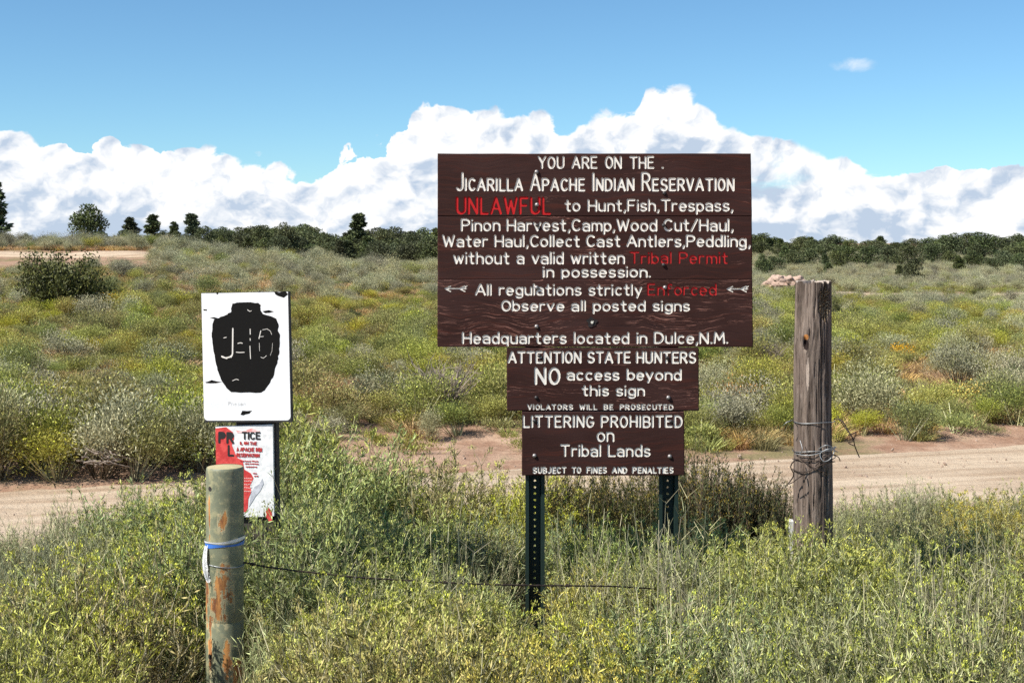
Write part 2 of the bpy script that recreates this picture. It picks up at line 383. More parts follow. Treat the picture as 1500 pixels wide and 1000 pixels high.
def bez(P0, P1, P2, t): t = t[..., None]; return P0 * (1 - t) ** 2 + P1 * 2 * t * (1 - t) + P2 * t * t
def make_bush(seed, H=0.75, R=0.42, nst=70, nbr=5, nleaf=16, leafL=0.036, leafW=0.0052, flw=16, flfrac=0.75, lean=0.9, leafm=None, flm=None, stm=None, flsize=0.010, upright=0.6):
    """returns (stems mesh, foliage mesh, flowers mesh) of a broom-like shrub with its root at the origin"""
    rg = np.random.default_rng(seed)
    S, Lf, Fl = Soup(), Soup(), Soup()
    ang = rg.uniform(0, 2 * np.pi, nst); rad = np.sqrt(rg.uniform(0, 1, nst))
    P0 = np.stack([np.cos(ang) * rad * R * 0.25, np.sin(ang) * rad * R * 0.25, np.zeros(nst) - 0.03], 1)
    hh = H * (0.62 + 0.38 * rg.uniform(0, 1, nst)) * (1 - 0.28 * rad ** 2)
    P2 = np.stack([np.cos(ang) * rad * R * lean, np.sin(ang) * rad * R * lean, hh], 1) + rg.normal(0, 0.02, (nst, 3))
    P1 = P0 * 0.45 + P2 * 0.55 + np.stack([np.cos(ang), np.sin(ang), 0 * ang], 1) * (rad * R * 0.18)[:, None]; P1[:, 2] = hh * 0.45
    ts = np.linspace(0, 0.93, 6); pts = np.stack([bez(P0, P1, P2, np.full(nst, t)) for t in ts], 1)
    for k in range(5):
        S.prisms(pts[:, k], pts[:, k + 1], 0.0032 * (1 - ts[k] * 0.7), 0.0032 * (1 - ts[k + 1] * 0.7), 0, rg)
    # branchlets
    nb = nst * nbr; si = np.repeat(np.arange(nst), nbr); tb = rg.uniform(0.3, 0.95, nb)
    A = bez(P0[si], P1[si], P2[si], tb); tang = unit(bez(P0[si], P1[si], P2[si], np.minimum(tb + 0.05, 1)) - A)
    out = unit(tang * upright + rg.normal(0, 0.45, (nb, 3)) * (1 - upright * 0.4) + np.array([0, 0, 0.35]))
    Lb = H * rg.uniform(0.13, 0.30, nb); B = A + out * Lb[:, None]; B[:, 2] = np.minimum(B[:, 2], H * 1.08)
    mid = (A + B) / 2 + rg.normal(0, 0.008, (nb, 3))
    S.prisms(A, mid, 0.0015, 0.0012, 0, rg); S.prisms(mid, B, 0.0012, 0.0008, 0, rg)
    # leaves on branchlets and on the upper stems
    bi = np.repeat(np.arange(nb), nleaf); t = rg.uniform(0.05, 1, nb * nleaf)
    p = A[bi] + (B - A)[bi] * t[:, None]
    d = unit(out[bi] * 0.9 + rg.normal(0, 0.5, (len(bi), 3)))
    Lf.leaves(p, d, leafL * rg.uniform(0.6, 1.3, len(bi)), leafW * rg.uniform(0.7, 1.3, len(bi)), 0, rg)
    m = nst * 26; s2 = rg.integers(0, nst, m); t2 = rg.uniform(0.38, 1, m)
    p = bez(P0[s2], P1[s2], P2[s2], t2); d = unit(rg.normal(0, 0.55, (m, 3)) + np.array([0, 0, 0.7]))
    Lf.leaves(p, d, leafL * rg.uniform(0.6, 1.2, m), leafW * rg.uniform(0.7, 1.3, m), 0, rg)
    # flower clusters near branchlet tips that reach the outside of the plant
    top = (B[:, 2] > H * 0.5) & (rg.uniform(0, 1, nb) < flfrac); tip = B[top]; tip_o = out[top]
    if len(tip) and flw:
        fi = np.repeat(np.arange(len(tip)), flw)
        p = tip[fi] + rg.normal(0, flsize * 0.75, (len(fi), 3)); d = unit(tip_o[fi] + rg.normal(0, 0.45, (len(fi), 3)) + np.array([0, 0, 0.4]))
        Fl.leaves(p, d, flsize * rg.uniform(0.7, 1.3, len(fi)), flsize * 0.42, 0, rg)
    r = [S.mesh('shrub_stems', [stm or M['stem']]), Lf.mesh('shrub_foliage', [leafm or M['leaf_green']])]
    r.append(Fl.mesh('shrub_flowers', [flm or M['flower']]) if Fl.V else None)
    return r
def dome_bush(seed, H, R, n, L, W, mats, flfrac=0.0, twigs=30, flat=1.0, clump=5, core=True):
    """leafy mound for the hillside, one mesh: leaves on several overlapping lobes, twigs below"""
    rg = np.random.default_rng(seed); S = Soup()
    lobes = [(np.array([math.cos(a) * R * 0.5 * q, math.sin(a) * R * 0.5 * q, H * rg.uniform(0.26, 0.62)]), R * rg.uniform(0.42, 0.72)) for a, q in zip(rg.uniform(0, 6.28, clump), rg.uniform(0.2, 1.1, clump))]
    for c, r in lobes:
        k = n // clump
        dd = unit(rg.normal(size=(k, 3))); dd[:, 2] = np.where(dd[:, 2] < -0.35, -dd[:, 2], dd[:, 2])
        p = c + dd * (r * rg.uniform(0.25, 1.12, k))[:, None] * np.array([1, 1, H / R * 0.75 * flat])
        p[:, 2] = np.clip(p[:, 2], 0.01, None)
        d = unit(dd * 0.7 + np.array([0, 0, 0.55]) + rg.normal(0, 0.45, (k, 3)))
        S.leaves(p, d, L * rg.uniform(0.6, 1.4, k), W * rg.uniform(0.7, 1.3, k), 0, rg)
        if flfrac > 0:
            s = (dd[:, 2] > 0.25) & (rg.uniform(0, 1, k) < flfrac)
            if s.any(): S.leaves(p[s] + d[s] * L * 0.7, unit(rg.normal(size=(s.sum(), 3))), L * 0.6, L * 0.4, 1, rg)
    B = np.array([l[0] for l in lobes])[rg.integers(0, clump, twigs)] + rg.normal(0, R * 0.25, (twigs, 3)); B[:, 2] = np.abs(B[:, 2])
    A = B * np.array([0.15, 0.15, 0]); A[:, 2] = -0.03
    S.prisms(A, B, 0.008, 0.003, 2, rg)
    return S.mesh('brush_mound', mats)
def grass_tuft(seed, H, R, n, W, mat, heads=False):
    rg = np.random.default_rng(seed); S = Soup()
    a = rg.uniform(0, 6.28, n); r = np.sqrt(rg.uniform(0, 1, n)) * R * 0.45
    P0 = np.stack([np.cos(a) * r, np.sin(a) * r, 0 * a - 0.02], 1); h = H * rg.uniform(0.45, 1, n)
    ln = np.stack([np.cos(a), np.sin(a), 0 * a], 1) * (R * rg.uniform(0.1, 1.0, n))[:, None] + rg.normal(0, 0.03, (n, 3)) * [1, 1, 0]
    P2 = P0 + ln + np.stack([0 * h, 0 * h, h], 1); P1 = P0 + ln * 0.25; P1[:, 2] = h * 0.65
    side = unit(np.cross(P2 - P0, rg.normal(size=(n, 3)))) * W / 2
    q = [bez(P0, P1, P2, np.full(n, t)) for t in (0, 0.45, 0.8, 1.0)]
    for k, (w0, w1) in enumerate(((1, 0.9), (0.9, 0.55), (0.55, 0.08))):
        S.quads(np.stack([q[k] - side * w0, q[k] + side * w0, q[k + 1] + side * w1, q[k + 1] - side * w1], 1), 0)
    return S.mesh('grass_tuft', [mat])

# ------------------------------------------------------------------ scatter through geometry nodes (for what nobody could count)
def scatter(name, label, cat, protos, pts, scl, rot, idx):
    col = bpy.data.collections.new(name + '_kinds')
    for k, me in enumerate(protos):
        o = bpy.data.objects.new('%s_kind_%02d' % (name, k), me); col.objects.link(o)
    me = bpy.data.meshes.new(name); n = len(pts); me.vertices.add(n); me.vertices.foreach_set('co', np.asarray(pts, np.float32).ravel())
    a = me.attributes.new('scl', 'FLOAT_VECTOR', 'POINT'); a.data.foreach_set('vector', np.asarray(scl, np.float32).ravel())
    a = me.attributes.new('rotv', 'FLOAT_VECTOR', 'POINT'); a.data.foreach_set('vector', np.asarray(rot, np.float32).ravel())
    a = me.attributes.new('kindno', 'INT', 'POINT'); a.data.foreach_set('value', np.asarray(idx, np.int32))
    ob = link(name, me)
    ng = bpy.data.node_groups.new(name, 'GeometryNodeTree')
    ng.interface.new_socket('Geometry', in_out='INPUT', socket_type='NodeSocketGeometry'); ng.interface.new_socket('Geometry', in_out='OUTPUT', socket_type='NodeSocketGeometry')
    N = ng.nodes; gi = N.new('NodeGroupInput'); go = N.new('NodeGroupOutput'); ip = N.new('GeometryNodeInstanceOnPoints'); ci = N.new('GeometryNodeCollectionInfo')
    ci.inputs[0].default_value = col; ci.inputs['Separate Children'].default_value = True; ci.inputs['Reset Children'].default_value = True
    ip.inputs['Pick Instance'].default_value = True
    def attr(nm, t, out):
        a = N.new('GeometryNodeInputNamedAttribute'); a.data_type = t; a.inputs[0].default_value = nm; return a.outputs[0]
    ng.links.new(gi.outputs[0], ip.inputs['Points']); ng.links.new(ci.outputs[0], ip.inputs['Instance'])
    ng.links.new(attr('kindno', 'INT', 0), ip.inputs['Instance Index']); ng.links.new(attr('scl', 'FLOAT_VECTOR', 0), ip.inputs['Scale'])
    er = N.new('FunctionNodeEulerToRotation'); ng.links.new(attr('rotv', 'FLOAT_VECTOR', 0), er.inputs[0]); ng.links.new(er.outputs[0], ip.inputs['Rotation'])
    ng.links.new(ip.outputs[0], go.inputs[0])
    md = ob.modifiers.new('scatter', 'NODES'); md.node_group = ng
    return tag(ob, label, cat, kind='stuff')


# ------------------------------------------------------------------ router-template lettering (single-stroke font)
def A_(cx, cy, rx, ry, a0, a1):
    n = max(4, int(abs(a1 - a0) / 24))
    return [(cx + rx * math.cos(math.radians(a0 + (a1 - a0) * k / n)), cy + ry * math.sin(math.radians(a0 + (a1 - a0) * k / n))) for k in range(n + 1)]
G = {
 'A': (.62, [[(0,0),(.31,1)], [(.31,1),(.62,0)], [(.11,.33),(.51,.33)]]),
 'B': (.54, [[(0,0),(0,1)], [(0,1)] + A_(.30,.76,.20,.24,90,-90) + [(0,.52)], A_(.30,.26,.24,.26,90,-90) + [(0,0)]]),
 'C': (.54, [A_(.29,.5,.29,.5,45,180), A_(.29,.5,.29,.5,180,315)]),
 'D': (.56, [[(0,0),(0,1)], [(0,1)] + A_(.24,.5,.32,.5,90,-90) + [(0,0)]]),
 'E': (.48, [[(0,0),(0,1)], [(0,1),(.46,1)], [(0,.52),(.40,.52)], [(0,0),(.48,0)]]),
 'F': (.46, [[(0,0),(0,1)], [(0,1),(.46,1)], [(0,.52),(.38,.52)]]),
 'G': (.58, [A_(.29,.5,.29,.5,45,180), A_(.29,.5,.29,.5,180,340), [(.56,.30),(.56,.45)], [(.56,.45),(.34,.45)]]),
 'H': (.54, [[(0,0),(0,1)], [(.54,0),(.54,1)], [(0,.5),(.54,.5)]]),
 'I': (.02, [[(.01,0),(.01,1)]]),
 'J': (.42, [[(.42,1),(.42,.24)], A_(.21,.22,.21,.22,0,-150)]),
 'L': (.44, [[(0,1),(0,0)], [(0,0),(.44,0)]]),
 'M': (.66, [[(0,0),(.06,1)], [(.06,1),(.33,.3)], [(.33,.3),(.60,1)], [(.60,1),(.66,0)]]),
 'N': (.54, [[(0,0),(0,1)], [(0,1),(.54,0)], [(.54,0),(.54,1)]]),
 'O': (.56, [A_(.28,.5,.28,.5,90,270), A_(.28,.5,.28,.5,-90,90)]),
 'P': (.52, [[(0,0),(0,1)], [(0,1)] + A_(.28,.74,.24,.26,90,-90) + [(0,.48)]]),
 'R': (.54, [[(0,0),(0,1)], [(0,1)] + A_(.28,.75,.23,.25,90,-90) + [(0,.50)], [(.26,.5),(.54,0)]]),
 'S': (.50, [A_(.25,.75,.24,.25,25,270), A_(.25,.25,.25,.25,90,-155)]),
 'T': (.56, [[(0,1),(.56,1)], [(.28,1),(.28,0)]]),
 'U': (.54, [[(0,1),(0,.27)], A_(.27,.27,.27,.27,180,360), [(.54,.27),(.54,1)]]),
 'V': (.58, [[(0,1),(.29,0)], [(.29,0),(.58,1)]]),
 'W': (.78, [[(0,1),(.2,0)], [(.2,0),(.39,.85)], [(.39,.85),(.58,0)], [(.58,0),(.78,1)]]),
 'Y': (.58, [[(0,1),(.29,.48)], [(.58,1),(.29,.48)], [(.29,.48),(.29,0)]]),
 'a': (.44, [A_(.21,.47,.22,.21,150,0), [(.43,.47),(.43,0)], A_(.21,.20,.21,.20,60,180), A_(.21,.20,.21,.20,180,345), [(.30,.39),(.43,.39)]]),
 'b': (.44, [[(0,0),(0,1)], A_(.22,.34,.22,.34,180,0), A_(.22,.34,.22,.34,0,-180)]),
 'c': (.42, [A_(.23,.34,.22,.34,50,180), A_(.23,.34,.22,.34,180,310)]),
 'd': (.44, [[(.44,0),(.44,1)], A_(.22,.34,.22,.34,0,180), A_(.22,.34,.22,.34,180,360)]),
 'e': (.45, [[(.02,.36),(.44,.36)], A_(.22,.34,.22,.34,5,180), A_(.22,.34,.22,.34,180,318)]),
 'f': (.34, [A_(.27,.78,.15,.20,60,180), [(.12,.78),(.12,0)], [(0,.62),(.28,.62)]]),
 'g': (.44, [A_(.22,.36,.22,.32,0,180), A_(.22,.36,.22,.32,180,360), [(.44,.68),(.44,-.08)], A_(.22,-.08,.22,.19,0,-155)]),
 'h': (.42, [[(0,0),(0,1)], A_(.21,.45,.21,.23,180,0), [(.42,.45),(.42,0)]]),
 'i': (.02, [[(.01,0),(.01,.66)], [(.0,.93),(.02,.95)]]),
 'l': (.02, [[(.01,0),(.01,1)]]),
 'm': (.66, [[(0,0),(0,.68)], A_(.165,.48,.165,.20,180,0), [(.33,.48),(.33,0)], A_(.495,.48,.165,.20,180,0), [(.66,.48),(.66,0)]]),
 'n': (.42, [[(0,0),(0,.68)], A_(.21,.45,.21,.23,180,0), [(.42,.45),(.42,0)]]),
 'o': (.46, [A_(.23,.34,.23,.34,90,270), A_(.23,.34,.23,.34,-90,90)]),
 'p': (.44, [[(0,-.28),(0,.68)], A_(.22,.34,.22,.34,180,0), A_(.22,.34,.22,.34,0,-180)]),
 'q': (.44, [[(.44,-.28),(.44,.68)], A_(.22,.34,.22,.34,0,180), A_(.22,.34,.22,.34,180,360)]),
 'r': (.30, [[(0,0),(0,.68)], A_(.20,.44,.20,.22,180,60)]),
 's': (.38, [A_(.19,.51,.18,.17,25,270), A_(.19,.17,.19,.17,90,-155)]),
 't': (.34, [[(.14,.95),(.14,.17)], A_(.28,.17,.14,.17,180,285), [(0,.66),(.32,.66)]]),
 'u': (.42, [[(0,.68),(0,.22)], A_(.21,.22,.21,.22,180,360), [(.42,.68),(.42,0)]]),
 'v': (.44, [[(0,.68),(.22,0)], [(.22,0),(.44,.68)]]),
 'w': (.62, [[(0,.68),(.16,0)], [(.16,0),(.31,.6)], [(.31,.6),(.46,0)], [(.46,0),(.62,.68)]]),
 'y': (.44, [[(0,.68),(.23,.05)], [(.44,.68),(.14,-.28)]]),
 '.': (.04, [[(.0,.02),(.04,.02)]]),
 ',': (.08, [[(.08,.05),(.02,-.18)]]),
 '/': (.40, [[(0,-.05),(.40,1.0)]]),
 '-': (.24, [[(0,.45),(.24,.45)]]),
 '0': (.50, [A_(.25,.5,.25,.5,90,270), A_(.25,.5,.25,.5,-90,90)]),
 '1': (.02, [[(.01,0),(.01,1)]]),
}
def layout(text, x0, x1, ytop, ybase, gap=.20, space=.40, big=None, bigk=1.35):
    """strokes of a line of text fitted between x0 and x1 (photo pixels); big = indices that stand taller"""
    H = ybase - ytop; x = 0; items = []
    for k, ch in enumerate(text):
        if ch == ' ': x += space; continue
        wd, st = G[ch]; kk = bigk if big and k in big else 1.0
        items.append((x, kk, st)); x += wd * (1 + (kk - 1) * 0.5) + gap
    x -= gap; sx = (x1 - x0) / x; res = []
    for xo, kk, st in items:
        jy = random.uniform(-.25, .25); jx = random.uniform(-.3, .3)
        for s in st:
            res.append([(x0 + jx + (xo + p[0] * (1 + (kk - 1) * 0.5)) * sx, ybase + jy - p[1] * H * kk) for p in s])
    return res
def capsule(pts, r):
    """closed outline of a round-ended stroke"""
    n = len(pts); nr = []
    for i in range(n):
        a = pts[max(i - 1, 0)]; b = pts[min(i + 1, n - 1)]; dx, dy = b[0] - a[0], b[1] - a[1]; L = math.hypot(dx, dy) or 1e-6
        nr.append((-dy / L, dx / L))
    out = [(p[0] + q[0] * r, p[1] + q[1] * r) for p, q in zip(pts, nr)]
    e = math.atan2(nr[-1][1], nr[-1][0])
    out += [(pts[-1][0] + r * math.cos(e - a), pts[-1][1] + r * math.sin(e - a)) for a in (math.pi / 4, math.pi / 2, 3 * math.pi / 4)]
    out += [(p[0] - q[0] * r, p[1] - q[1] * r) for p, q in zip(pts[::-1], nr[::-1])]
    e = math.atan2(-nr[0][1], -nr[0][0])
    out += [(pts[0][0] + r * math.cos(e - a), pts[0][1] + r * math.sin(e - a)) for a in (math.pi / 4, math.pi / 2, 3 * math.pi / 4)]
    return out
def ccw(p):
    return p if sum(p[i][0] * p[(i + 1) % len(p)][1] - p[(i + 1) % len(p)][0] * p[i][1] for i in range(len(p))) > 0 else p[::-1]
def cdt(polys):
    vs, fs = [], []
    for p in polys:
        p = ccw(p); fs.append(list(range(len(vs), len(vs) + len(p)))); vs += [Vector(q) for q in p]
    o = delaunay_2d_cdt(vs, [], fs, 1, 1e-4)
    return o[0], o[2], o[5]
def carve(name, outline, lines, S, Yf, thick, mat_board, parent, label=None, origin=(0, 0, 0), depth=0.0026, rails=None):
    """a board whose face is really cut by the strokes; each line of lettering is its own mesh (floor and walls of the groove).
    outline = 4 corners in photo pixels, S metres per pixel at this distance; world position x=(px-750)S, z=EYE-(py-HOR)S"""
    ox, oy, oz = origin
    def W(px, py, d): return Vector(((px - 750) * S - ox, Yf + d - oy, EYE - (py - HOR) * S - oz))
    cx = sum(p[0] for p in outline) / 4; cy = sum(p[1] for p in outline) / 4
    ins = 1.1
    # slightly uneven sawn edges
    edge = []
    for k in range(4):
        a, b2 = outline[k], outline[(k + 1) % 4]; n = 14
        for i in range(n):
            t = i / n; q = (a[0] + (b2[0] - a[0]) * t, a[1] + (b2[1] - a[1]) * t); j = (mnoise.noise((q[0] * .05, q[1] * .05, k * 9.0))) * 0.55
            v = (q[0] + (j if k % 2 else 0), q[1] + (0 if k % 2 else j)); edge.append(v)
    inner = [(x + (ins if x < cx else -ins) * (1 if abs(abs(x - cx) - abs(outline[1][0] - outline[0][0]) / 2) < 2.5 else 0), y + (ins if y < cy else -ins) * (1 if abs(abs(y - cy) - abs(outline[3][1] - outline[0][1]) / 2) < 2.5 else 0)) for x, y in edge]
    polys = [inner]; owner = [-1]
    for li, (strokes, r, mt) in enumerate(lines):
        for s in strokes: polys.append(capsule(s, r)); owner.append(li)
    vs, fs, og = cdt(polys)
    own = []
    for f, g in zip(fs, og):
        o_ = [owner[k] for k in g if k < len(owner) and owner[k] >= 0]
        own.append(o_[0] if o_ else -1)
    bm = bmesh.new(); bv = {}
    def gv(i):
        if i not in bv: bv[i] = bm.verts.new(W(vs[i][0], vs[i][1], 0))
        return bv[i]
    for f, o_ in zip(fs, own):
        if o_ < 0: bm.faces.new([gv(i) for i in f])
    r0 = [bm.verts.new(W(*p, 0.00005)) for p in inner]; r1 = [bm.verts.new(W(*p, 0.0018)) for p in edge]; r2 = [bm.verts.new(W(*p, thick)) for p in edge]
    n = len(edge)
    for k in range(n):
        bm.faces.new((r0[k], r0[(k + 1) % n], r1[(k + 1) % n], r1[k])); bm.faces.new((r1[k], r1[(k + 1) % n], r2[(k + 1) % n], r2[k]))
    bm.faces.new(r2)
    bmesh.ops.recalc_face_normals(bm, faces=bm.faces)
    for f in bm.faces:
        if abs(f.normal.y) > 0.9 and f.calc_center_median().y < Yf - oy + thick * 0.5 and f.normal.y > 0: f.normal_flip()
    board = link(name, mesh_bm(name, bm, mat_board), parent)
    if label: board['label'] = label
    ecount = {}
    for k, (f, o_) in enumerate(zip(fs, own)):
        for a in range(len(f)):
            e = (min(f[a], f[(a + 1) % len(f)]), max(f[a], f[(a + 1) % len(f)])); ecount.setdefault(e, []).append(o_)
    for li, (strokes, r, mt) in enumerate(lines):
        bm = bmesh.new(); fl, tp = {}, {}
        def g1(i):
            if i not in fl: fl[i] = bm.verts.new(W(vs[i][0], vs[i][1], depth))
            return fl[i]
        def g2(i):
            if i not in tp: tp[i] = bm.verts.new(W(vs[i][0], vs[i][1], 0.0))
            return tp[i]
        for f, o_ in zip(fs, own):
            if o_ != li: continue
            fc_ = bm.faces.new([g1(i) for i in f])
            if fc_.normal.y > 0: fc_.normal_flip()
            for a in range(len(f)):
                e = (min(f[a], f[(a + 1) % len(f)]), max(f[a], f[(a + 1) % len(f)]))
                if any(q < 0 for q in ecount[e]) or len(ecount[e]) == 1:
                    try: bm.faces.new((g1(f[a]), g2(f[a]), g2(f[(a + 1) % len(f)]), g1(f[(a + 1) % len(f)])))
                    except ValueError: pass
        for f in bm.faces: f.normal_update()
        for f in bm.faces:
            if abs(f.normal.y) > 0.5 and f.normal.y > 0: f.normal_flip()
        link('lettering', mesh_bm('lettering', bm, mt), board)
    return board

def board_mat(name, worn=0.0, seed=0.0):
    m, t, bs = new_mat(name)
    o = t.add('ShaderNodeTexCoord').outputs['Object']
    wv = t.noise(o, 4.0, 3, 0.5, out=1)
    wp = t.add('ShaderNodeVectorMath', {0: wv, 'Scale': 0.10}, operation='SCALE').outputs[0]
    oo = t.add('ShaderNodeVectorMath', {0: o, 1: wp}, operation='ADD').outputs[0]
    g = t.noise(t.scale(oo, 2.2, 30, 95, (seed, 0, seed)), 1.0, 5, 0.65)
    g2 = t.noise(t.scale(oo, 5, 80, 330, (seed, 0, seed)), 1.0, 4, 0.7)
    fade = t.noise(t.scale(o, 2.2, 3, 6, (seed, 0, 0)), 1.0, 4, 0.6)
    c = t.mix(t.ramp(fade, 0.35, 0.7), (0.030, 0.0115, 0.009), (0.045, 0.020, 0.017))
    c = t.mix(t.ramp(g, 0.5, 0.68, 0, 0.8), c, (0.062, 0.018, 0.012))
    c = t.mix(t.ramp(g, 0.28, 0.36, 0.8, 0), c, (0.018, 0.008, 0.008))
    # scratches and flaked grain, more of them where the board is weathered
    w_ = t.noise(t.scale(o, 2.4, 1, 9, (seed * 2, 0, seed)), 1.0, 3, 0.6)
    sel = t.m('MULTIPLY', t.ramp(g2, 0.57, 0.63), t.ramp(w_, 0.60 - worn, 0.70 - worn))
    c = t.mix(t.m('MULTIPLY', sel, 0.75), c, (0.36, 0.17, 0.13))
    spot = t.noise(t.scale(o, 30, 30, 42, (seed, 0, 0)), 1.0, 3, 0.6)
    c = t.mix(t.ramp(spot, 0.73, 0.79, 0, 0.5), c, (0.40, 0.33, 0.30))
    t.set(bs.inputs['Base Color'], c); bs.inputs['Roughness'].default_value = 0.75; bs.inputs['Specular IOR Level'].default_value = 0.15
    bump(t, bs, t.m('ADD', g, t.m('MULTIPLY', g2, 0.5)), 0.35, 0.003)
    return m
M['board1'] = board_mat('brown stained board', 0.02, 0.0); M['board2'] = board_mat('brown stained board mid', 0.05, 3.3)
M['board3'] = board_mat('weathered brown board', 0.17, 7.1); M['board4'] = board_mat('scratched brown board', 0.12, 12.7); M['board5'] = board_mat('brown lower board', 0.0, 17.9)
def paint_mat(name, col, wear, wcol, wth=0.66):
    m, t, bs = new_mat(name)
    o = t.add('ShaderNodeTexCoord').outputs['Object']
    n = t.noise(o, 55, 5, 0.7); n2 = t.noise(t.scale(o, 90, 90, 240), 1.0, 3, 0.6)
    c = t.mix(t.ramp(n, 0.3, 0.7), tuple(q * 0.86 for q in col), col)
    c = t.mix(t.ramp(t.m('ADD', t.m('MULTIPLY', n, 0.6), t.m('MULTIPLY', n2, 0.4)), wth, wth + 0.05, 0, wear), c, wcol)
    t.set(bs.inputs['Base Color'], c); bs.inputs['Roughness'].default_value = 0.75; bs.inputs['Specular IOR Level'].default_value = 0.12
    bump(t, bs, n2, 0.3, 0.001)
    return m
M['white_paint'] = paint_mat('white lettering paint', (0.78, 0.74, 0.67), 0.75, (0.20, 0.12, 0.09), 0.61)
M['red_paint'] = paint_mat('red lettering paint', (0.50, 0.020, 0.022), 0.7, (0.16, 0.02, 0.02), 0.56)
M['red_worn'] = paint_mat('worn red lettering paint', (0.46, 0.03, 0.03), 0.85, (0.14, 0.02, 0.02), 0.58)
M['bolt'] = plain('zinc bolt', (0.30, 0.28, 0.27), 0.45, 0.6)
M['bolt_dark'] = plain('dark bolt', (0.05, 0.045, 0.045), 0.5, 0.5)
M['green_post'] = plain('dark green enamel', (0.005, 0.019, 0.014), 0.6, 0.0, 0.35, 30)

S5 = 5.5 / F
def text(t_, x0, x1, yt, yb, r=1.55, mt='white_paint', **k): return (layout(t_, x0, x1, yt, yb, **k), r * 1.04, M[mt])
SX = 882; base = Vector(((SX - 750) * S5, 5.5, hz((SX - 750) * S5, 5.5)))
sign = empty('reservation_sign', base); tag(sign, 'large dark brown wooden notice board of three stacked signs on two green steel posts', 'sign')
org = tuple(base)
R2 = 'JICARILLA APACHE INDIAN RESERVATION'
l1 = [text('YOU ARE ON THE .', 789, 971, 230, 246, 1.5, gap=.24, space=.55),
      text(R2, 669, 1074, 262, 278.5, 1.7, gap=.27, space=.55, big=[0, 10, 17, 24], bigk=1.5),
      text('UNLAWFUL', 669, 805, 290, 312.5, 1.9, 'red_paint', gap=.26),
      text('to Hunt,Fish,Trespass,', 828, 1073, 293, 308.5, 1.5, space=.42)]
l2 = [text('Pinon Harvest,Camp,Wood Cut/Haul,', 676, 1073, 321.5, 337.5, 1.55, space=.36),
      text('Water Haul,Collect Cast Antlers,Peddling,', 649, 1098, 345, 360.5, 1.55, space=.36),
      text('without a valid written', 665, 914, 369.5, 385.5, 1.55),
      text('Tribal Permit', 923, 1065, 369.5, 385, 1.35, 'red_worn'),
      text('in possession.', 796, 952, 390.5, 405, 1.55)]
ar = lambda x0, x1, y: [[(x0, y), (x1, y)], [(x0 + 1, y), (x0 + 8, y - 3.5)], [(x0 + 1, y + .5), (x0 + 8, y + 4)], [(x1 - 9, y - .5), (x1 - 2, y - 4)], [(x1 - 9, y + .5), (x1 - 2, y + 4)], [(x1 - 4, y - .5), (x1 + 1, y - 4)]]
l3 = [(ar(652, 683, 422.5), 0.95, M['white_paint']),
      text('All regulations strictly', 697, 939, 416.5, 431.5, 1.5),
      text('Enforced', 949, 1048, 416, 431.5, 1.25, 'red_worn'),
      (ar(1065, 1095, 423), 0.95, M['white_paint']),
      text('Observe all posted signs', 735, 1009, 440.5, 454.5, 1.5),
      text('Headquarters located in Dulce,N.M.', 678, 1065, 487, 502, 1.55)]
carve('plank', [(641, 225), (1100, 225), (1101.5, 316.6), (641, 316.6)], l1, S5, 0, 0.038, M['board1'], sign, 'top brown plank, first lines of white and red lettering', (org[0], 0, org[2]))
carve('plank', [(641, 316.6), (1101.5, 316.6), (1102, 409.8), (641, 409.8)], l2, S5, 0.0015, 0.038, M['board2'], sign, 'middle brown plank with the list of forbidden acts', (org[0], 0, org[2]))
carve('plank', [(641, 409.8), (1102, 409.8), (1103, 508), (640.5, 508)], l3, S5, -0.001, 0.038, M['board3'], sign, 'bottom brown plank, deeply weathered, with two small arrows', (org[0], 0, org[2]))
l4 = [text('ATTENTION STATE HUNTERS', 745, 1018, 515.5, 530.5, 1.65, gap=.25, space=.42),
      text('NO', 785, 819, 539.5, 561.5, 2.1, gap=.26), text('access beyond', 831, 997, 541, 555.5, 1.6),
      text('this sign', 853, 943, 564.5, 578.5, 1.5), text('VIOLATORS WILL BE PROSECUTED', 773, 985, 592.5, 599.3, 1.05, gap=.30, space=.85)]
l5 = [text('LITTERING PROHIBITED', 767, 998, 609, 624.5, 1.55, gap=.27, space=.42), text('on', 875, 898, 628, 645.5, 1.5),
      text('Tribal Lands', 822, 951, 651.5, 667, 1.5), text('SUBJECT TO FINES AND PENALTIES', 781, 985, 684.3, 692, 1.15, gap=.30, space=.75)]
carve('hunters_board', [(742, 509.6), (1023.5, 509.6), (1024, 601.3), (742.5, 601.3)], l4, S5, 0.0008, 0.038, M['board4'], sign, 'small brown board addressing state hunters', (org[0], 0, org[2]))
carve('littering_board', [(764.5, 602.7), (1002, 602.7), (1003, 696), (764.5, 696)], l5, S5, -0.0008, 0.038, M['board5'], sign, 'lowest brown board prohibiting littering', (org[0], 0, org[2]))

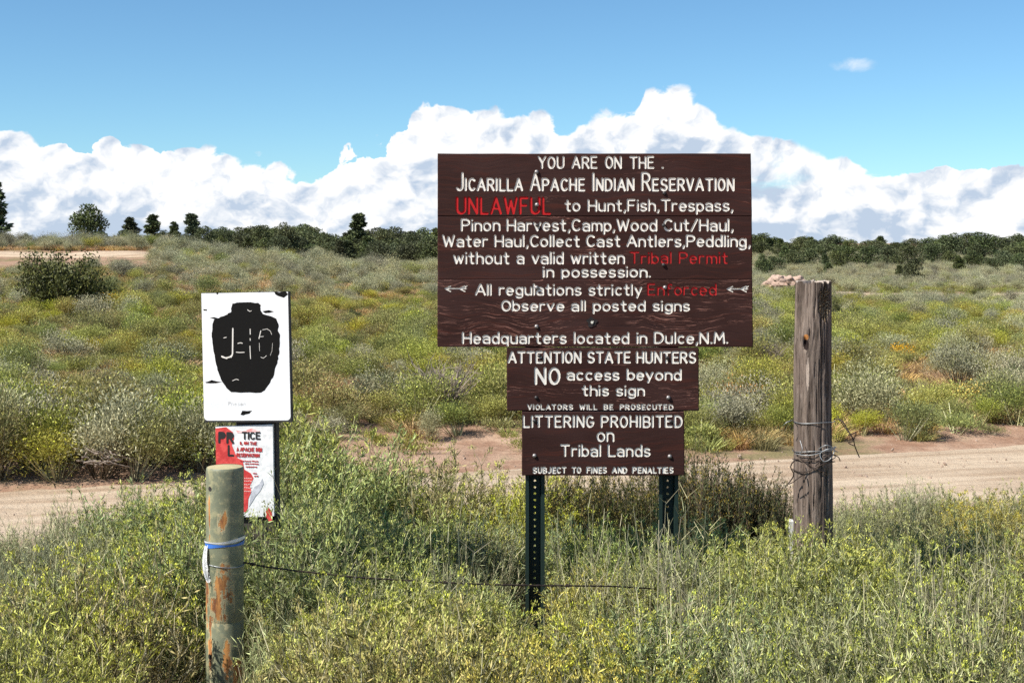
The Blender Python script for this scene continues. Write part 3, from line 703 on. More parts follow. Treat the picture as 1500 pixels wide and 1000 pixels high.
def dome_mesh(r, h, mat, name='bolt'):
    bm = bmesh.new(); rings = []; n = 12
    for k, (rr, d) in enumerate(((1.0, 0), (1.0, .12), (.86, .55), (.5, .9))):
        rings.append([bm.verts.new((rr * r * math.cos(2 * math.pi * i / n), -d * h, rr * r * math.sin(2 * math.pi * i / n))) for i in range(n)])
    top = bm.verts.new((0, -h, 0))
    for k in range(3):
        for i in range(n): bm.faces.new((rings[k][i], rings[k + 1][i], rings[k + 1][(i + 1) % n], rings[k][(i + 1) % n]))
    for i in range(n): bm.faces.new((rings[3][i], top, rings[3][(i + 1) % n]))
    bmesh.ops.recalc_face_normals(bm, faces=bm.faces)
    return mesh_bm(name, bm, mat, True)
b_me = dome_mesh(0.0085, 0.008, M['bolt']); b_dk = dome_mesh(0.0075, 0.006, M['bolt_dark'])
for k, (px, py, me) in enumerate(((786, 252, b_me), (786.5, 300, b_me), (787, 330, b_dk), (786, 421, b_me), (786, 478, b_me), (972, 388, b_dk), (974, 421, b_me),
        (785.5, 582, b_dk), (979, 582, b_me), (790, 521, b_dk), (977, 524, b_dk), (783, 667, b_me), (981, 668, b_me), (783, 616, b_dk), (983, 617, b_dk), (972, 330, b_dk), (973, 283, b_dk))):
    o = link('bolt', me, sign); o.location = ((px - 750) * S5 - org[0], -0.001, EYE - (py - HOR) * S5 - org[2])
# splintered hole and knot in the lowest plank
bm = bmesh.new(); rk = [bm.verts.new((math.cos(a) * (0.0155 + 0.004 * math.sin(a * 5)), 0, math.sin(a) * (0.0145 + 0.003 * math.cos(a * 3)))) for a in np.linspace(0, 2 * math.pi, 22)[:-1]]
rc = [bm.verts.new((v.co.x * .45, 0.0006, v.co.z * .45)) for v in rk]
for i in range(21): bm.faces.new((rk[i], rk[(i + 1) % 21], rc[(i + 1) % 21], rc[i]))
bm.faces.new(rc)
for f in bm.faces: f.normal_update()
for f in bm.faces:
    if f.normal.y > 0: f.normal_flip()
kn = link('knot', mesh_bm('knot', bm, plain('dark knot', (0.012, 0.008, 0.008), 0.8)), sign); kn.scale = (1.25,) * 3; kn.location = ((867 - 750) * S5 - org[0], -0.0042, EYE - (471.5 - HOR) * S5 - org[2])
bm = bmesh.new(); vsn = [bm.verts.new((0.0035 * x, 0, 0.0035 * z)) for x, z in ((-1.6, -.2), (-.6, -1.7), (.8, -1.8), (1.7, -.2), (1.5, 1.6), (.6, .7), (0, 1.5), (-1, .6))]
f = bm.faces.new(vsn); f.normal_update()
if f.normal.y > 0: f.normal_flip()
bmesh.ops.solidify(bm, geom=bm.faces[:], thickness=0.002)
sp = link('splinter', mesh_bm('splinter', bm, plain('bare pale splinter', (0.62, 0.60, 0.52), 0.8)), sign); sp.location = ((867 - 750) * S5 - org[0], -0.0075, EYE - (471.5 - HOR) * S5 - org[2])

def channel_post(px, rust=False):
    """U-channel steel post with punched web, open towards the viewer"""
    bm = bmesh.new(); zt = EYE - (232 - HOR) * S5; zb = hz(0.2, 5.5) - 0.25
    w0, w1, dp, tk = 0.038, 0.0245, 0.036, 0.003; ph = 0.0254
    n = int((zt - zb) / ph)
    def row(z, y0):  # profile points left to right
        return [(-w0, y0, z), (-w1 - .002, y0, z), (-w1 + .004, y0 + dp, z), (w1 - .004, y0 + dp, z), (w1 + .002, y0, z), (w0, y0, z)]
    for (a, b_) in ((0, 1), (1, 2), (3, 4), (4, 5)):
        p = row(zb, 0); q = row(zt, 0)
        v = [bm.verts.new(p[a]), bm.verts.new(p[b_]), bm.verts.new(q[b_]), bm.verts.new(q[a])]; bm.faces.new(v)
    ww = w1 - .004
    for k in range(n):
        z0 = zb + k * ph; z1 = z0 + ph; zc = (z0 + z1) / 2; r = 0.0048
        cor = [bm.verts.new(c) for c in ((-ww, dp, z0), (0, dp, z0), (ww, dp, z0), (ww, dp, zc), (ww, dp, z1), (0, dp, z1), (-ww, dp, z1), (-ww, dp, zc))]
        hole = [bm.verts.new((r * math.cos(a), dp, zc + r * math.sin(a))) for a in [math.radians(225 + 45 * i) for i in range(8)]]
        for i in range(8): bm.faces.new((cor[i], cor[(i + 1) % 8], hole[(i + 1) % 8], hole[i]))
    bmesh.ops.remove_doubles(bm, verts=bm.verts, dist=0.0002)
    bmesh.ops.recalc_face_normals(bm, faces=bm.faces)
    bmesh.ops.solidify(bm, geom=bm.faces[:], thickness=tk)
    o = link('post', mesh_bm('post', bm, M['green_post']), sign); o.location = ((px - 750) * S5 - org[0], 0.0415, -org[2])
    o['label'] = 'green steel channel post with a row of holes, ' + ('right-hand' if px > 900 else 'left-hand')
channel_post(784); channel_post(981)

# ------------------------------------------------------------------ marker sign on a plank, left
YM = 5.25; SM = YM / F
mbase = Vector(((372 - 750) * SM, YM, hz((372 - 750) * SM, YM)))
mk = empty('route_marker_sign', mbase); tag(mk, 'white rectangular marker sign with a black jar silhouette, above a torn red notice', 'sign')
M['black_paint'] = paint_mat('flat black paint', (0.007, 0.0065, 0.006), 0.2, (0.03, 0.027, 0.025), 0.60)
def chipped(name):
    m, t, bs = new_mat(name)
    o = t.add('ShaderNodeTexCoord').outputs['Object']
    g = t.noise(t.scale(o, 3, 20, 110), 1.0, 4, 0.6); fl = t.noise(t.scale(o, 16, 10, 60, (2, 0, 5)), 1.0, 5, 0.7); st = t.noise(o, 7, 5, 0.6)
    c = t.mix(t.ramp(st, 0.35, 0.75), (0.84, 0.84, 0.83), (0.70, 0.71, 0.72))
    c = t.mix(t.ramp(g, 0.62, 0.72, 0, 0.25), c, (0.45, 0.43, 0.42))
    c = t.mix(t.ramp(fl, 0.72, 0.74, 0, 1), c, (0.03, 0.028, 0.027))
    t.set(bs.inputs['Base Color'], c); bs.inputs['Roughness'].default_value = 0.55; bump(t, bs, g, 0.3, 0.002)
    return m
M['chipped_white'] = chipped('chipped white paint')
RT = Matrix.Rotation(math.radians(-9), 4, 'Z')  # face turned a little to the left
def on_marker(px, py, d, c=(361, 523), roll=1.3):
    x = (px - c[0]) * SM; z = -(py - c[1]) * SM; a = math.radians(roll)
    v = Vector((x * math.cos(a) - z * math.sin(a), d, x * math.sin(a) + z * math.cos(a)))
    v = RT @ v
    return v + Vector(((c[0] - 750) * SM, YM, EYE - (c[1] - HOR) * SM)) - mbase
def slab(name, pts, d0, d1, mat, parent, fn=on_marker, **k):
    """flat piece cut to an outline (photo pixels), from depth d0 to d1 behind the face"""
    vs, fs, og = cdt([pts]); bm = bmesh.new(); pts = ccw(pts)
    f0 = [bm.verts.new(fn(v[0], v[1], d0, **k)) for v in vs]
    for f in fs: bm.faces.new([f0[i] for i in f])
    n = len(pts); a = [bm.verts.new(fn(*p, d0, **k)) for p in pts]; b_ = [bm.verts.new(fn(*p, d1, **k)) for p in pts]
    for i in range(n): bm.faces.new((a[i], a[(i + 1) % n], b_[(i + 1) % n], b_[i]))
    f1 = [bm.verts.new(fn(v[0], v[1], d1, **k)) for v in vs]
    for f in fs: bm.faces.new([f1[i] for i in f][::-1])
    bmesh.ops.remove_doubles(bm, verts=bm.verts, dist=1e-6); bmesh.ops.recalc_face_normals(bm, faces=bm.faces)
    return link(name, mesh_bm(name, bm, mat), parent)
bd = slab('signboard', [(293.5, 428), (427.5, 428), (427.5, 618), (295, 618)], 0, 0.022, plain('black painted board edge', (0.02, 0.018, 0.018), 0.7, 0, 0.4), mk)
def rounded(x0, y0, x1, y1, r):
    o = [(x0, y0), (x1, y0)]
    o += [(x1 - r + r * math.cos(a), y1 - r + r * math.sin(a)) for a in np.linspace(0, math.pi / 2, 6)]
    o += [(x0 + r + r * math.cos(a), y1 - r + r * math.sin(a)) for a in np.linspace(math.pi / 2, math.pi, 6)]
    return o
slab('white_face', rounded(294, 428.5, 426.3, 615.5, 6), -0.0006, 0, M['chipped_white'], bd)
zv = [(300,150),(340,143),(400,141),(470,145),(488,160),(485,190),(500,215),(550,228),(590,245),(605,280),(600,320),(615,350),(612,420),(608,470),(598,510),(590,540),(575,600),(550,650),(520,690),(490,715),(380,716),(290,715),(260,690),(225,640),(205,590),(190,540),(180,480),(168,420),(160,360),(165,300),(175,255),(220,235),(265,220),(290,205),(292,175)]
zv2 = []
for k in range(len(zv)):
    a, b_ = zv[k], zv[(k + 1) % len(zv)]
    for q in range(3):
        t = q / 3; j = 0 if q == 0 else random.uniform(-3.5, 3.5); zv2.append((a[0] + (b_[0] - a[0]) * t + j, a[1] + (b_[1] - a[1]) * t + (j * .8)))
toP = lambda X, Y: (270 + X / 4.35 + 1.0, 410 + Y / 4.35)
# undo the roll so that the outline lands where the photo has it
def unroll(p, c=(361, 523), roll=1.3):
    a = math.radians(roll); x, y = p[0] - c[0], p[1] - c[1]; return (c[0] + x * math.cos(a) - y * math.sin(a), c[1] + x * math.sin(a) + y * math.cos(a))
em = slab('jar_emblem', [unroll(toP(*p)) for p in zv2], -0.0012, -0.0006, M['black_paint'], bd); em['label'] = 'black jar silhouette, ragged at its edges'
def ribbon(name, polys, d0, d1, mat, parent, fn=on_marker, **k):
    vs, fs, og = cdt(polys); bm = bmesh.new()
    for f in fs:
        t_ = [bm.verts.new(fn(vs[i][0], vs[i][1], d0, **k)) for i in f]; bm.faces.new(t_)
    bmesh.ops.remove_doubles(bm, verts=bm.verts, dist=1e-6); bmesh.ops.recalc_face_normals(bm, faces=bm.faces)
    r = bmesh.ops.extrude_face_region(bm, geom=bm.faces[:])
    off = fn(0, 0, d1, **k) - fn(0, 0, d0, **k)
    for v in [g for g in r['geom'] if isinstance(g, bmesh.types.BMVert)]: v.co += off
    bmesh.ops.recalc_face_normals(bm, faces=bm.faces)
    return link(name, mesh_bm(name, bm, mat), parent)
J = [[(302,310),(301,400),(300,470),(290,492)], [(298,480),(280,492),(255,498),(228,488)], [(232,492),(262,500)]]
ribbon('lettering', [capsule([unroll(toP(*q)) for q in s], 1.0) for s in J], -0.0017, -0.0012, M['white_paint'], em)
ribbon('lettering', [capsule([unroll(toP(*q)) for q in s], .55) for s in ([(336,404),(352,400),(366,403)], [(325,460),(350,462),(378,460)], [(242,370),(258,366)])], -0.0017, -0.0012, M['white_paint'], em)
ribbon('lettering', [capsule([unroll(toP(*q)) for q in s], .55) for s in ([(417,312),(418,345)], [(417,372),(418,384)], [(416,420),(417,452),(420,500)])], -0.0017, -0.0012, M['white_paint'], em)
ribbon('lettering', [capsule([unroll(toP(*q)) for q in s], r_) for s, r_ in (([(488,322),(482,345),(476,372)], .6), ([(500,316),(530,310),(552,324),(560,345)], .32), ([(478,360),(505,358)], .35), ([(566,400),(562,450),(550,478)], .18), ([(488,490),(505,496),(525,480)], .35), ([(478,400),(480,450)], .25))], -0.0017, -0.0012, M['white_paint'], em)
ribbon('scratch', [capsule([unroll(toP(*q)) for q in s], .45) for s in ([(300,642),(325,632),(340,636)], [(400,190),(415,200),(425,196)])], -0.0017, -0.0012, M['white_paint'], em)
fl_ = [[(352,858),(365,832),(395,834),(430,830),(412,850),(385,856),(372,862)], [(116,655),(140,648),(160,640),(195,648),(230,652),(190,660),(150,662),(125,660)], [(498,198),(540,190),(575,200),(545,208),(515,210)],
       [(575,72),(610,78),(650,68),(668,90),(640,112),(600,100),(585,92)], [(148,243),(178,238),(205,246),(182,252)], [(190,80),(206,82),(202,94),(192,90)], [(104,188),(130,190),(128,198),(106,197)], [(462,70),(488,68),(480,78)]]
for p in fl_: slab('paint_chip', [unroll(toP(*q)) for q in p], -0.0009, -0.0006, M['black_paint'], bd)
ribbon('lettering', [capsule([unroll(q) for q in s], .28) for s in layout('Pneson', 333, 360, 589, 594)], -0.0009, -0.0006, plain('faded grey print', (0.5, 0.5, 0.5), 0.6), bd)
# dark plank carrying it
slab('plank', [(341, 606), (402, 606), (404, 985), (343, 985)], 0.026, 0.062, plain('dark weathered plank', (0.045, 0.035, 0.03), 0.8, 0, .5, 12), mk, roll=0.4)
# torn notice
def paper(name, c1, c2):
    m, t, bs = new_mat(name); o = t.add('ShaderNodeTexCoord').outputs['Object']
    t.set(bs.inputs['Base Color'], t.mix(t.ramp(t.noise(o, 35, 5, .7), .42, .6), c1, c2)); bs.inputs['Roughness'].default_value = .7
    bump(t, bs, t.noise(o, 30, 4, .6), .4, .004); return m
toN = lambda X, Y: (270 + X / 2.567, 610 + Y / 2.567)
nt = slab('notice', [toN(*q) for q in ((108,42),(333,28),(338,372),(262,378),(118,380))], 0.010, 0.024, paper('faded white notice', (.80,.80,.78), (.66,.66,.66)), mk, roll=0); nt['label'] = 'torn red and white notice sheet with black heading'
mred = paper('red notice ink', (.50,.030,.028), (.68,.07,.06)); mpink = paper('faded pink ink', (.72,.30,.28), (.82,.60,.58))
slab('red_area', [toN(*q) for q in ((108,48),(150,42),(176,60),(182,84),(173,110),(186,140),(196,158),(215,165),(222,200),(248,214),(258,232),(244,262),(250,282),(238,310),(236,345),(228,360),(114,365))], 0.0092, 0.0098, mred, nt, roll=0)
slab('red_area', [toN(*q) for q in ((188,52),(215,56),(250,44),(282,52),(284,60),(252,58),(220,63),(196,64))], 0.0092, 0.0098, mpink, nt, roll=0)
slab('red_area', [toN(*q) for q in ((306,352),(318,340),(330,356),(332,388),(318,392),(308,376))], 0.0092, 0.0098, mred, nt, roll=0)
slab('torn_edge', [toN(*q) for q in ((248,290),(262,264),(282,252),(292,232),(298,250),(286,276),(266,300),(252,322),(240,340))], 0.0088, 0.0095, paper('grey paper back', (.42,.43,.47), (.55,.56,.6)), nt, roll=0)
mblk = plain('black print', (.015, .012, .012), .6)
def nprint(t_, x0, x1, y0, y1, r, mt):
    (ax, ay), (bx, by) = toN(x0, y0), toN(x1, y1)
    ribbon('lettering', [capsule(s, r) for s in layout(t_, ax, bx, ay, by, gap=.26)], 0.0082, 0.0088, mt, nt, roll=0)
nprint('PR', 124, 178, 64, 100, 1.7, mblk); nprint('TICE', 215, 284, 60, 84, 1.15, mblk); nprint('L', 160, 178, 112, 148, 1.5, mblk)
rp = plain('red print', (.42, .03, .03), .6)
nprint('IL ON THE', 206, 270, 96, 106, .55, rp); nprint('A APACHE INDI', 192, 290, 118, 131, .6, rp); nprint('RESERVATION', 192, 280, 140, 152, .6, rp)
for x0, x1, y0 in ((206, 278, 168), (226, 282, 178), (228, 280, 189), (256, 282, 214), (262, 282, 224)):
    for q in range(int((x1 - x0) / 9)):
        xa = x0 + q * 9 + random.uniform(0, 2); ribbon('lettering', [capsule([toN(xa, y0 + random.uniform(-1, 1)), toN(xa + random.uniform(3, 6), y0 + random.uniform(-1, 1))], .8)], 0.0082, 0.0088, rp, nt, roll=0)
for y0 in (232, 243, 256, 268, 282):
    ribbon('lettering', [capsule([toN(223 + q * 8, y0), toN(226 + q * 8, y0 + random.uniform(-2, 2))], .45) for q in range(4)], 0.0086, 0.0092, M['white_paint'], nt, roll=0)

# ------------------------------------------------------------------ rusty steel pipe post
YP = 4.4; SP = YP / F; pr = 27.3 * SP
pb = Vector(((329.5 - 750) * SP, YP, hz((329.5 - 750) * SP, YP)))
pipe = empty('pipe_post', pb); tag(pipe, 'round olive green steel pipe post with rust patches, in front of the white marker sign', 'post')
def zpx(py, Yd=YP, b_=None): return EYE - (py - HOR) / F * Yd - (pb.z if b_ is None else b_)
def pipe_mat():
    m, t, bs = new_mat('olive paint over rust')
    o = t.add('ShaderNodeTexCoord').outputs['Object']; s = t.add('ShaderNodeSeparateXYZ', {0: o}); x, y, z = s.outputs
    n = t.noise(o, 32, 6, 0.68); nv = t.noise(t.scale(o, 60, 60, 9), 1.0, 5, 0.65); big = t.noise(o, 5, 4, .6)
    c = t.mix(t.ramp(big, .35, .65), (0.11, 0.125, 0.078), (0.20, 0.21, 0.135))
    c = t.mix(t.ramp(n, .48, .62, 0, .6), c, (0.36, 0.33, 0.18)); c = t.mix(t.ramp(nv, .58, .70, 0, .5), c, (0.10, 0.075, 0.04))
    tot = None
    for cx, cz, a, b_ in ((332, 760, 7, 15), (334, 862, 12, 44), (313, 925, 3.0, 70), (338, 960, 6, 28), (311, 755, 1.6, 30), (352, 985, 6, 25), (306, 870, 4, 40), (322, 880, 12, 26)):
        dx = t.m('DIVIDE', t.m('SUBTRACT', x, (cx - 329.5) * SP), a * SP); dz = t.m('DIVIDE', t.m('SUBTRACT', z, zpx(cz)), b_ * SP)
        q = t.m('SUBTRACT', 1.0, t.m('ADD', t.m('MULTIPLY', dx, dx), t.m('MULTIPLY', dz, dz)))
        q = t.m('MAXIMUM', q, -1.2)
        tot = q if tot is None else t.m('MAXIMUM', tot, q)
    front = t.ramp(y, 0.0, 0.02, 0.0, -2.0)
    q = t.m('ADD', t.m('ADD', tot, front), t.m('MULTIPLY', t.m('SUBTRACT', t.m('ADD', t.m('MULTIPLY', n, .5), t.m('MULTIPLY', nv, .5)), .53), 9.0))
    rust = t.ramp(q, 0.0, 0.35)
    rc = t.mix(t.ramp(nv, .4, .62), (0.16, 0.055, 0.02), (0.52, 0.24, 0.07))
    cream = t.ramp(q, -0.7, -0.1)
    c = t.mix(t.m('MULTIPLY', cream, .6), c, (0.50, 0.42, 0.24)); c = t.mix(rust, c, rc)
    spk = t.noise(o, 140, 3, .6); c = t.mix(t.ramp(spk, .70, .74, 0, .7), c, (.10, .05, .03))
    t.set(bs.inputs['Base Color'], c); t.set(bs.inputs['Roughness'], t.m('ADD', .5, t.m('MULTIPLY', rust, .4)))
    bump(t, bs, t.m('ADD', t.m('MULTIPLY', rust, -.6), t.m('MULTIPLY', n, .5)), .5, .004)
    return m
M['pipe'] = pipe_mat()
bm = bmesh.new(); n = 48; zt = zpx(683); zs = zpx(906)
prof_ = [(-0.2, 1.0), (zs - .004, 1.0), (zs - .0015, .985), (zs + .0015, .985), (zs + .004, 1.0), (zt - .010, 1.0), (zt - .004, .985), (zt, .95)]
rings = [[bm.verts.new((pr * k * math.cos(2 * math.pi * i / n), pr * k * math.sin(2 * math.pi * i / n), z)) for i in range(n)] for z, k in prof_]
for a in range(len(rings) - 1):
    for i in range(n): bm.faces.new((rings[a][i], rings[a][(i + 1) % n], rings[a + 1][(i + 1) % n], rings[a + 1][i]))
link('pipe', mesh_bm('pipe', bm, M['pipe'], True), pipe)
bm = bmesh.new(); n = 40; cc = bm.verts.new((0, 0, zt + .003)); r1 = [bm.verts.new((pr * .95 * math.cos(2 * math.pi * i / n), pr * .95 * math.sin(2 * math.pi * i / n), zt - .001)) for i in range(n)]
rm = [bm.verts.new((pr * .5 * math.cos(2 * math.pi * i / n), pr * .5 * math.sin(2 * math.pi * i / n), zt + .002 + random.uniform(-.001, .001))) for i in range(n)]
for i in range(n): bm.faces.new((r1[i], r1[(i + 1) % n], rm[(i + 1) % n], rm[i])); bm.faces.new((rm[i], rm[(i + 1) % n], cc))
link('cap', mesh_bm('cap', bm, plain('yellowed cap paint', (0.42, 0.36, 0.2), .8, 0, .35, 40), True), pipe)
for py, r_ in ((712, .0075), (955, .0085)):
    bm = bmesh.new(); th = math.asin((312 - 329.5) / 27.3)
    d = Vector((math.sin(th), -math.cos(th), 0)); u = Vector((math.cos(th), math.sin(th), 0)); n = 14
    bm.faces.new([bm.verts.new(d * (pr + .0006 - .5 * (r_ * math.cos(a)) ** 2 / pr) + u * r_ * math.cos(a) + Vector((0, 0, zpx(py) + r_ * math.sin(a)))) for a in np.linspace(0, 2 * math.pi, n + 1)[:-1]])
    bmesh.ops.recalc_face_normals(bm, faces=bm.faces)
    link('drill_hole', mesh_bm('drill_hole', bm, M['bolt_dark']), pipe)

# flagging tape tied round the pipe
tp = empty('flagging_tape', (pb.x, pb.y, pb.z)); tag(tp, 'blue and white plastic tape knotted round the rusty pipe post', 'tape')
M['blue_tape'] = plain('blue plastic tape', (0.05, 0.17, 0.55), .45, 0, .2, 50); M['white_tape'] = plain('white plastic tape', (0.78, 0.78, 0.76), .4, 0, .1, 50)
def band(name, z0, w0, rr, mat, slope, ph):
    bm = bmesh.new(); n = 56; A, B = [], []
    for i in range(n):
        a = 2 * math.pi * i / n; zz = z0 + slope * math.cos(a) * pr + .0012 * math.sin(3 * a + ph); ww = w0 * (.75 + .35 * math.sin(2 * a + ph))
        A.append(bm.verts.new(((pr + rr) * math.cos(a), (pr + rr) * math.sin(a), zz - ww))); B.append(bm.verts.new(((pr + rr + .0015) * math.cos(a), (pr + rr + .0015) * math.sin(a), zz + ww)))
    for i in range(n): bm.faces.new((A[i], A[(i + 1) % n], B[(i + 1) % n], B[i]))
    bm.normal_update()
    link(name, mesh_bm(name, bm, mat, True), tp)
band('blue_band', zpx(794), .0070, .0016, M['blue_tape'], .05, .6); band('white_band', zpx(788.5), .0052, .0036, M['white_tape'], .09, 2.6)
bm = bmesh.new(); rows_ = []
for k in range(12):
    t = k / 11; py = 794 + 52 * t; cx = 307 - 3 * math.sin(t * 3) + 5 * t * t; wd = .6 * (3.5 + 4 * math.sin(t * 2.6 + .3)) ; tw = math.sin(t * 5) * .006
    yy = -0.6 * pr - .006 - .010 * t
    rows_.append([bm.verts.new(((cx - wd - 329.5) * SP, yy + tw, zpx(py))), bm.verts.new(((cx - 329.5) * SP, yy - .004, zpx(py + 1))), bm.verts.new(((cx + wd * .7 - 329.5) * SP, yy - tw, zpx(py - 1)))])
for k in range(11):
    for q in range(2): bm.faces.new((rows_[k][q], rows_[k][q + 1], rows_[k + 1][q + 1], rows_[k + 1][q]))
bmesh.ops.solidify(bm, geom=bm.faces[:], thickness=.0016)
link('tail', mesh_bm('tail', bm, M['white_tape'], True), tp)

# barbed wire from the pipe through the brush
def barbed(name, key, r, mat, label, barbs, loc):
    root = empty(name, loc); L0 = Vector(loc)
    pts = []
    for (a, b_) in zip(key[:-1], key[1:]):
        for q in range(26): pts.append(a.lerp(b_, q / 26))
    pts.append(key[-1]); pts = [p - L0 for p in pts]
    bm = bmesh.new()
    for ph in (0, math.pi):
        tw = []
        for k, p in enumerate(pts):
            t_ = (pts[min(k + 1, len(pts) - 1)] - pts[max(k - 1, 0)]).normalized(); u = t_.cross(Vector((0, 0, 1))).normalized(); v = t_.cross(u)
            tw.append(p + (u * math.cos(k * 1.1 + ph) + v * math.sin(k * 1.1 + ph)) * r * .9)
        tube_bm(bm, tw, r, 5)
    link('strand', mesh_bm('strand', bm, mat, True), root)
    for f_ in barbs:
        i = int(f_ * (len(pts) - 1)); p = pts[i]; t_ = (pts[min(i + 1, len(pts) - 1)] - pts[max(i - 1, 0)]).normalized(); u = t_.cross(Vector((0, 0, 1))).normalized(); v = t_.cross(u)
        bm = bmesh.new(); hx = [p + t_ * (k - 7) * .0009 + (u * math.cos(k * 1.2) + v * math.sin(k * 1.2)) * r * 2.6 for k in range(15)]
        hx = [hx[0] + (hx[0] - p).normalized() * .012] + hx + [hx[-1] + (hx[-1] - p).normalized() * .012]
        tube_bm(bm, hx, [r * .3] + [r * .8] * 15 + [r * .25], 5)
        link('barb', mesh_bm('barb', bm, mat, True), root)
    return tag(root, label, 'barbed wire')
k0 = P(356, 823, YP)
barbed('barbed_wire', [k0, P(385, 829, 4.45), P(430, 835, 4.46), P(520, 845, 4.5), P(620, 851, 4.55), P(700, 855, 4.6), P(790, 857, 4.65), P(895, 858, 4.75), P(960, 862, 4.9)], .0018, M['rust_wire'], 'dark rusty barbed wire running right from the pipe post into the brush', [.06, .31, .55, .8], tuple(k0))
k1 = P(1300, 874, 5.7)
barbed('barbed_wire', [k1, P(1350, 870, 5.7), P(1420, 871, 5.65), P(1500, 878, 5.5), P(1620, 884, 5.4)], .0016, M['rust_wire'], 'dark barbed wire glimpsed low in the brush at the right edge', [.2, .6], tuple(k1))
lp = empty('wire_loop', (pb.x, pb.y, pb.z)); tag(lp, 'thin fence wire wound round the rusty pipe post below the tape', 'wire')
bm = bmesh.new(); tube_bm(bm, [((pr + .002) * math.cos(a), (pr + .002) * math.sin(a), zpx(824) + .002 * math.sin(2 * a) - .0035 * math.cos(a)) for a in np.linspace(-2.75, 1.2 + math.pi, 50)], .0015, 6)
link('winding', mesh_bm('winding', bm, M['grey_wire'], True), lp)
bm = bmesh.new(); tube_bm(bm, [(-pr * .75, -pr * .72 - .002, zpx(800)), (-pr * .74, -pr * .75 - .002, zpx(815)), (-pr * .76, -pr * .72 - .002, zpx(826)), (-pr * .70, -pr * .8 - .002, zpx(838)), (-pr * .66, -pr * .8 - .003, zpx(850))], .0014, 6)
link('wire_end', mesh_bm('wire_end', bm, M['rust_wire'], True), lp)

# ------------------------------------------------------------------ weathered wooden post, right
YW = 5.3; SW = YW / F; wb = Vector(((1192 - 750) * SW, YW, hz((1192 - 750) * SW, YW)))
wp_ = empty('wooden_post', wb); tag(wp_, 'thick weathered grey wooden fence post wrapped in old wire, right of the brown sign', 'post')
def wz(py): return EYE - (py - HOR) * SW - wb.z
def wood_mat():
    m, t, bs = new_mat('weathered grey juniper wood')
    o = t.add('ShaderNodeTexCoord').outputs['Object']; s = t.add('ShaderNodeSeparateXYZ', {0: o}); x, y, z = s.outputs
    wv = t.add('ShaderNodeVectorMath', {0: t.noise(o, 6, 3, .5, out=1), 'Scale': .03}, operation='SCALE').outputs[0]
    oo = t.add('ShaderNodeVectorMath', {0: o, 1: wv}, operation='ADD').outputs[0]
    g = t.noise(t.scale(oo, 55, 55, 3.0), 1.0, 6, .65); g2 = t.noise(t.scale(oo, 150, 150, 7), 1.0, 5, .7); b_ = t.noise(o, 7, 4, .6)
    c = t.mix(t.ramp(g, .36, .64), (0.064, 0.047, 0.037), (0.235, 0.185, 0.15)); c = t.mix(t.ramp(b_, .42, .62, 0, .55), c, (0.17, 0.125, 0.10))
    c = t.mix(t.ramp(g2, .58, .66, 0, .75), c, (.045, .03, .026)); c = t.mix(t.ramp(g2, .36, .28, 0, .6), c, (.42, .35, .30))
    def spot(cx, cz, a, h, rough):
        dx = t.m('DIVIDE', t.m('SUBTRACT', x, (cx - 1192) * SW), a * SW); dz = t.m('DIVIDE', t.m('SUBTRACT', z, wz(cz)), h * SW)
        q = t.m('SUBTRACT', 1.0, t.m('ADD', t.m('MULTIPLY', dx, dx), t.m('MULTIPLY', dz, dz)))
        q = t.m('ADD', q, t.m('MULTIPLY', t.m('SUBTRACT', t.noise(o, 45, 4, .65), .5), rough))
        return t.m('MULTIPLY', t.ramp(q, 0, .3), t.ramp(y, 0.0, -.02))
    chunk = spot(1203, 443, 10, 26, 3.0); ck = t.noise(o, 160, 4, .7)
    c = t.mix(chunk, c, t.mix(t.ramp(ck, .42, .58), (.06, .035, .022), (.42, .32, .20)))
    c = t.mix(spot(1176, 503, 3.2, 9, 1.2), c, (.02, .012, .01)); c = t.mix(spot(1176, 492, 3.4, 4.5, 1.5), c, (.40, .17, .05))
    c = t.mix(spot(1178, 545, 2.0, 26, 2.0), c, (.42, .34, .28))
    t.set(bs.inputs['Base Color'], c); bs.inputs['Roughness'].default_value = .85; bs.inputs['Specular IOR Level'].default_value = .2
    h = t.m('ADD', t.m('ADD', g, t.m('MULTIPLY', g2, .6)), t.m('MULTIPLY', t.m('MULTIPLY', chunk, ck), 2.0)); bump(t, bs, h, .9, .008)
    return m
M['old_wood'] = wood_mat()
nz_, na = 240, 160; zt = wz(413); z0 = -.25; Vv = []
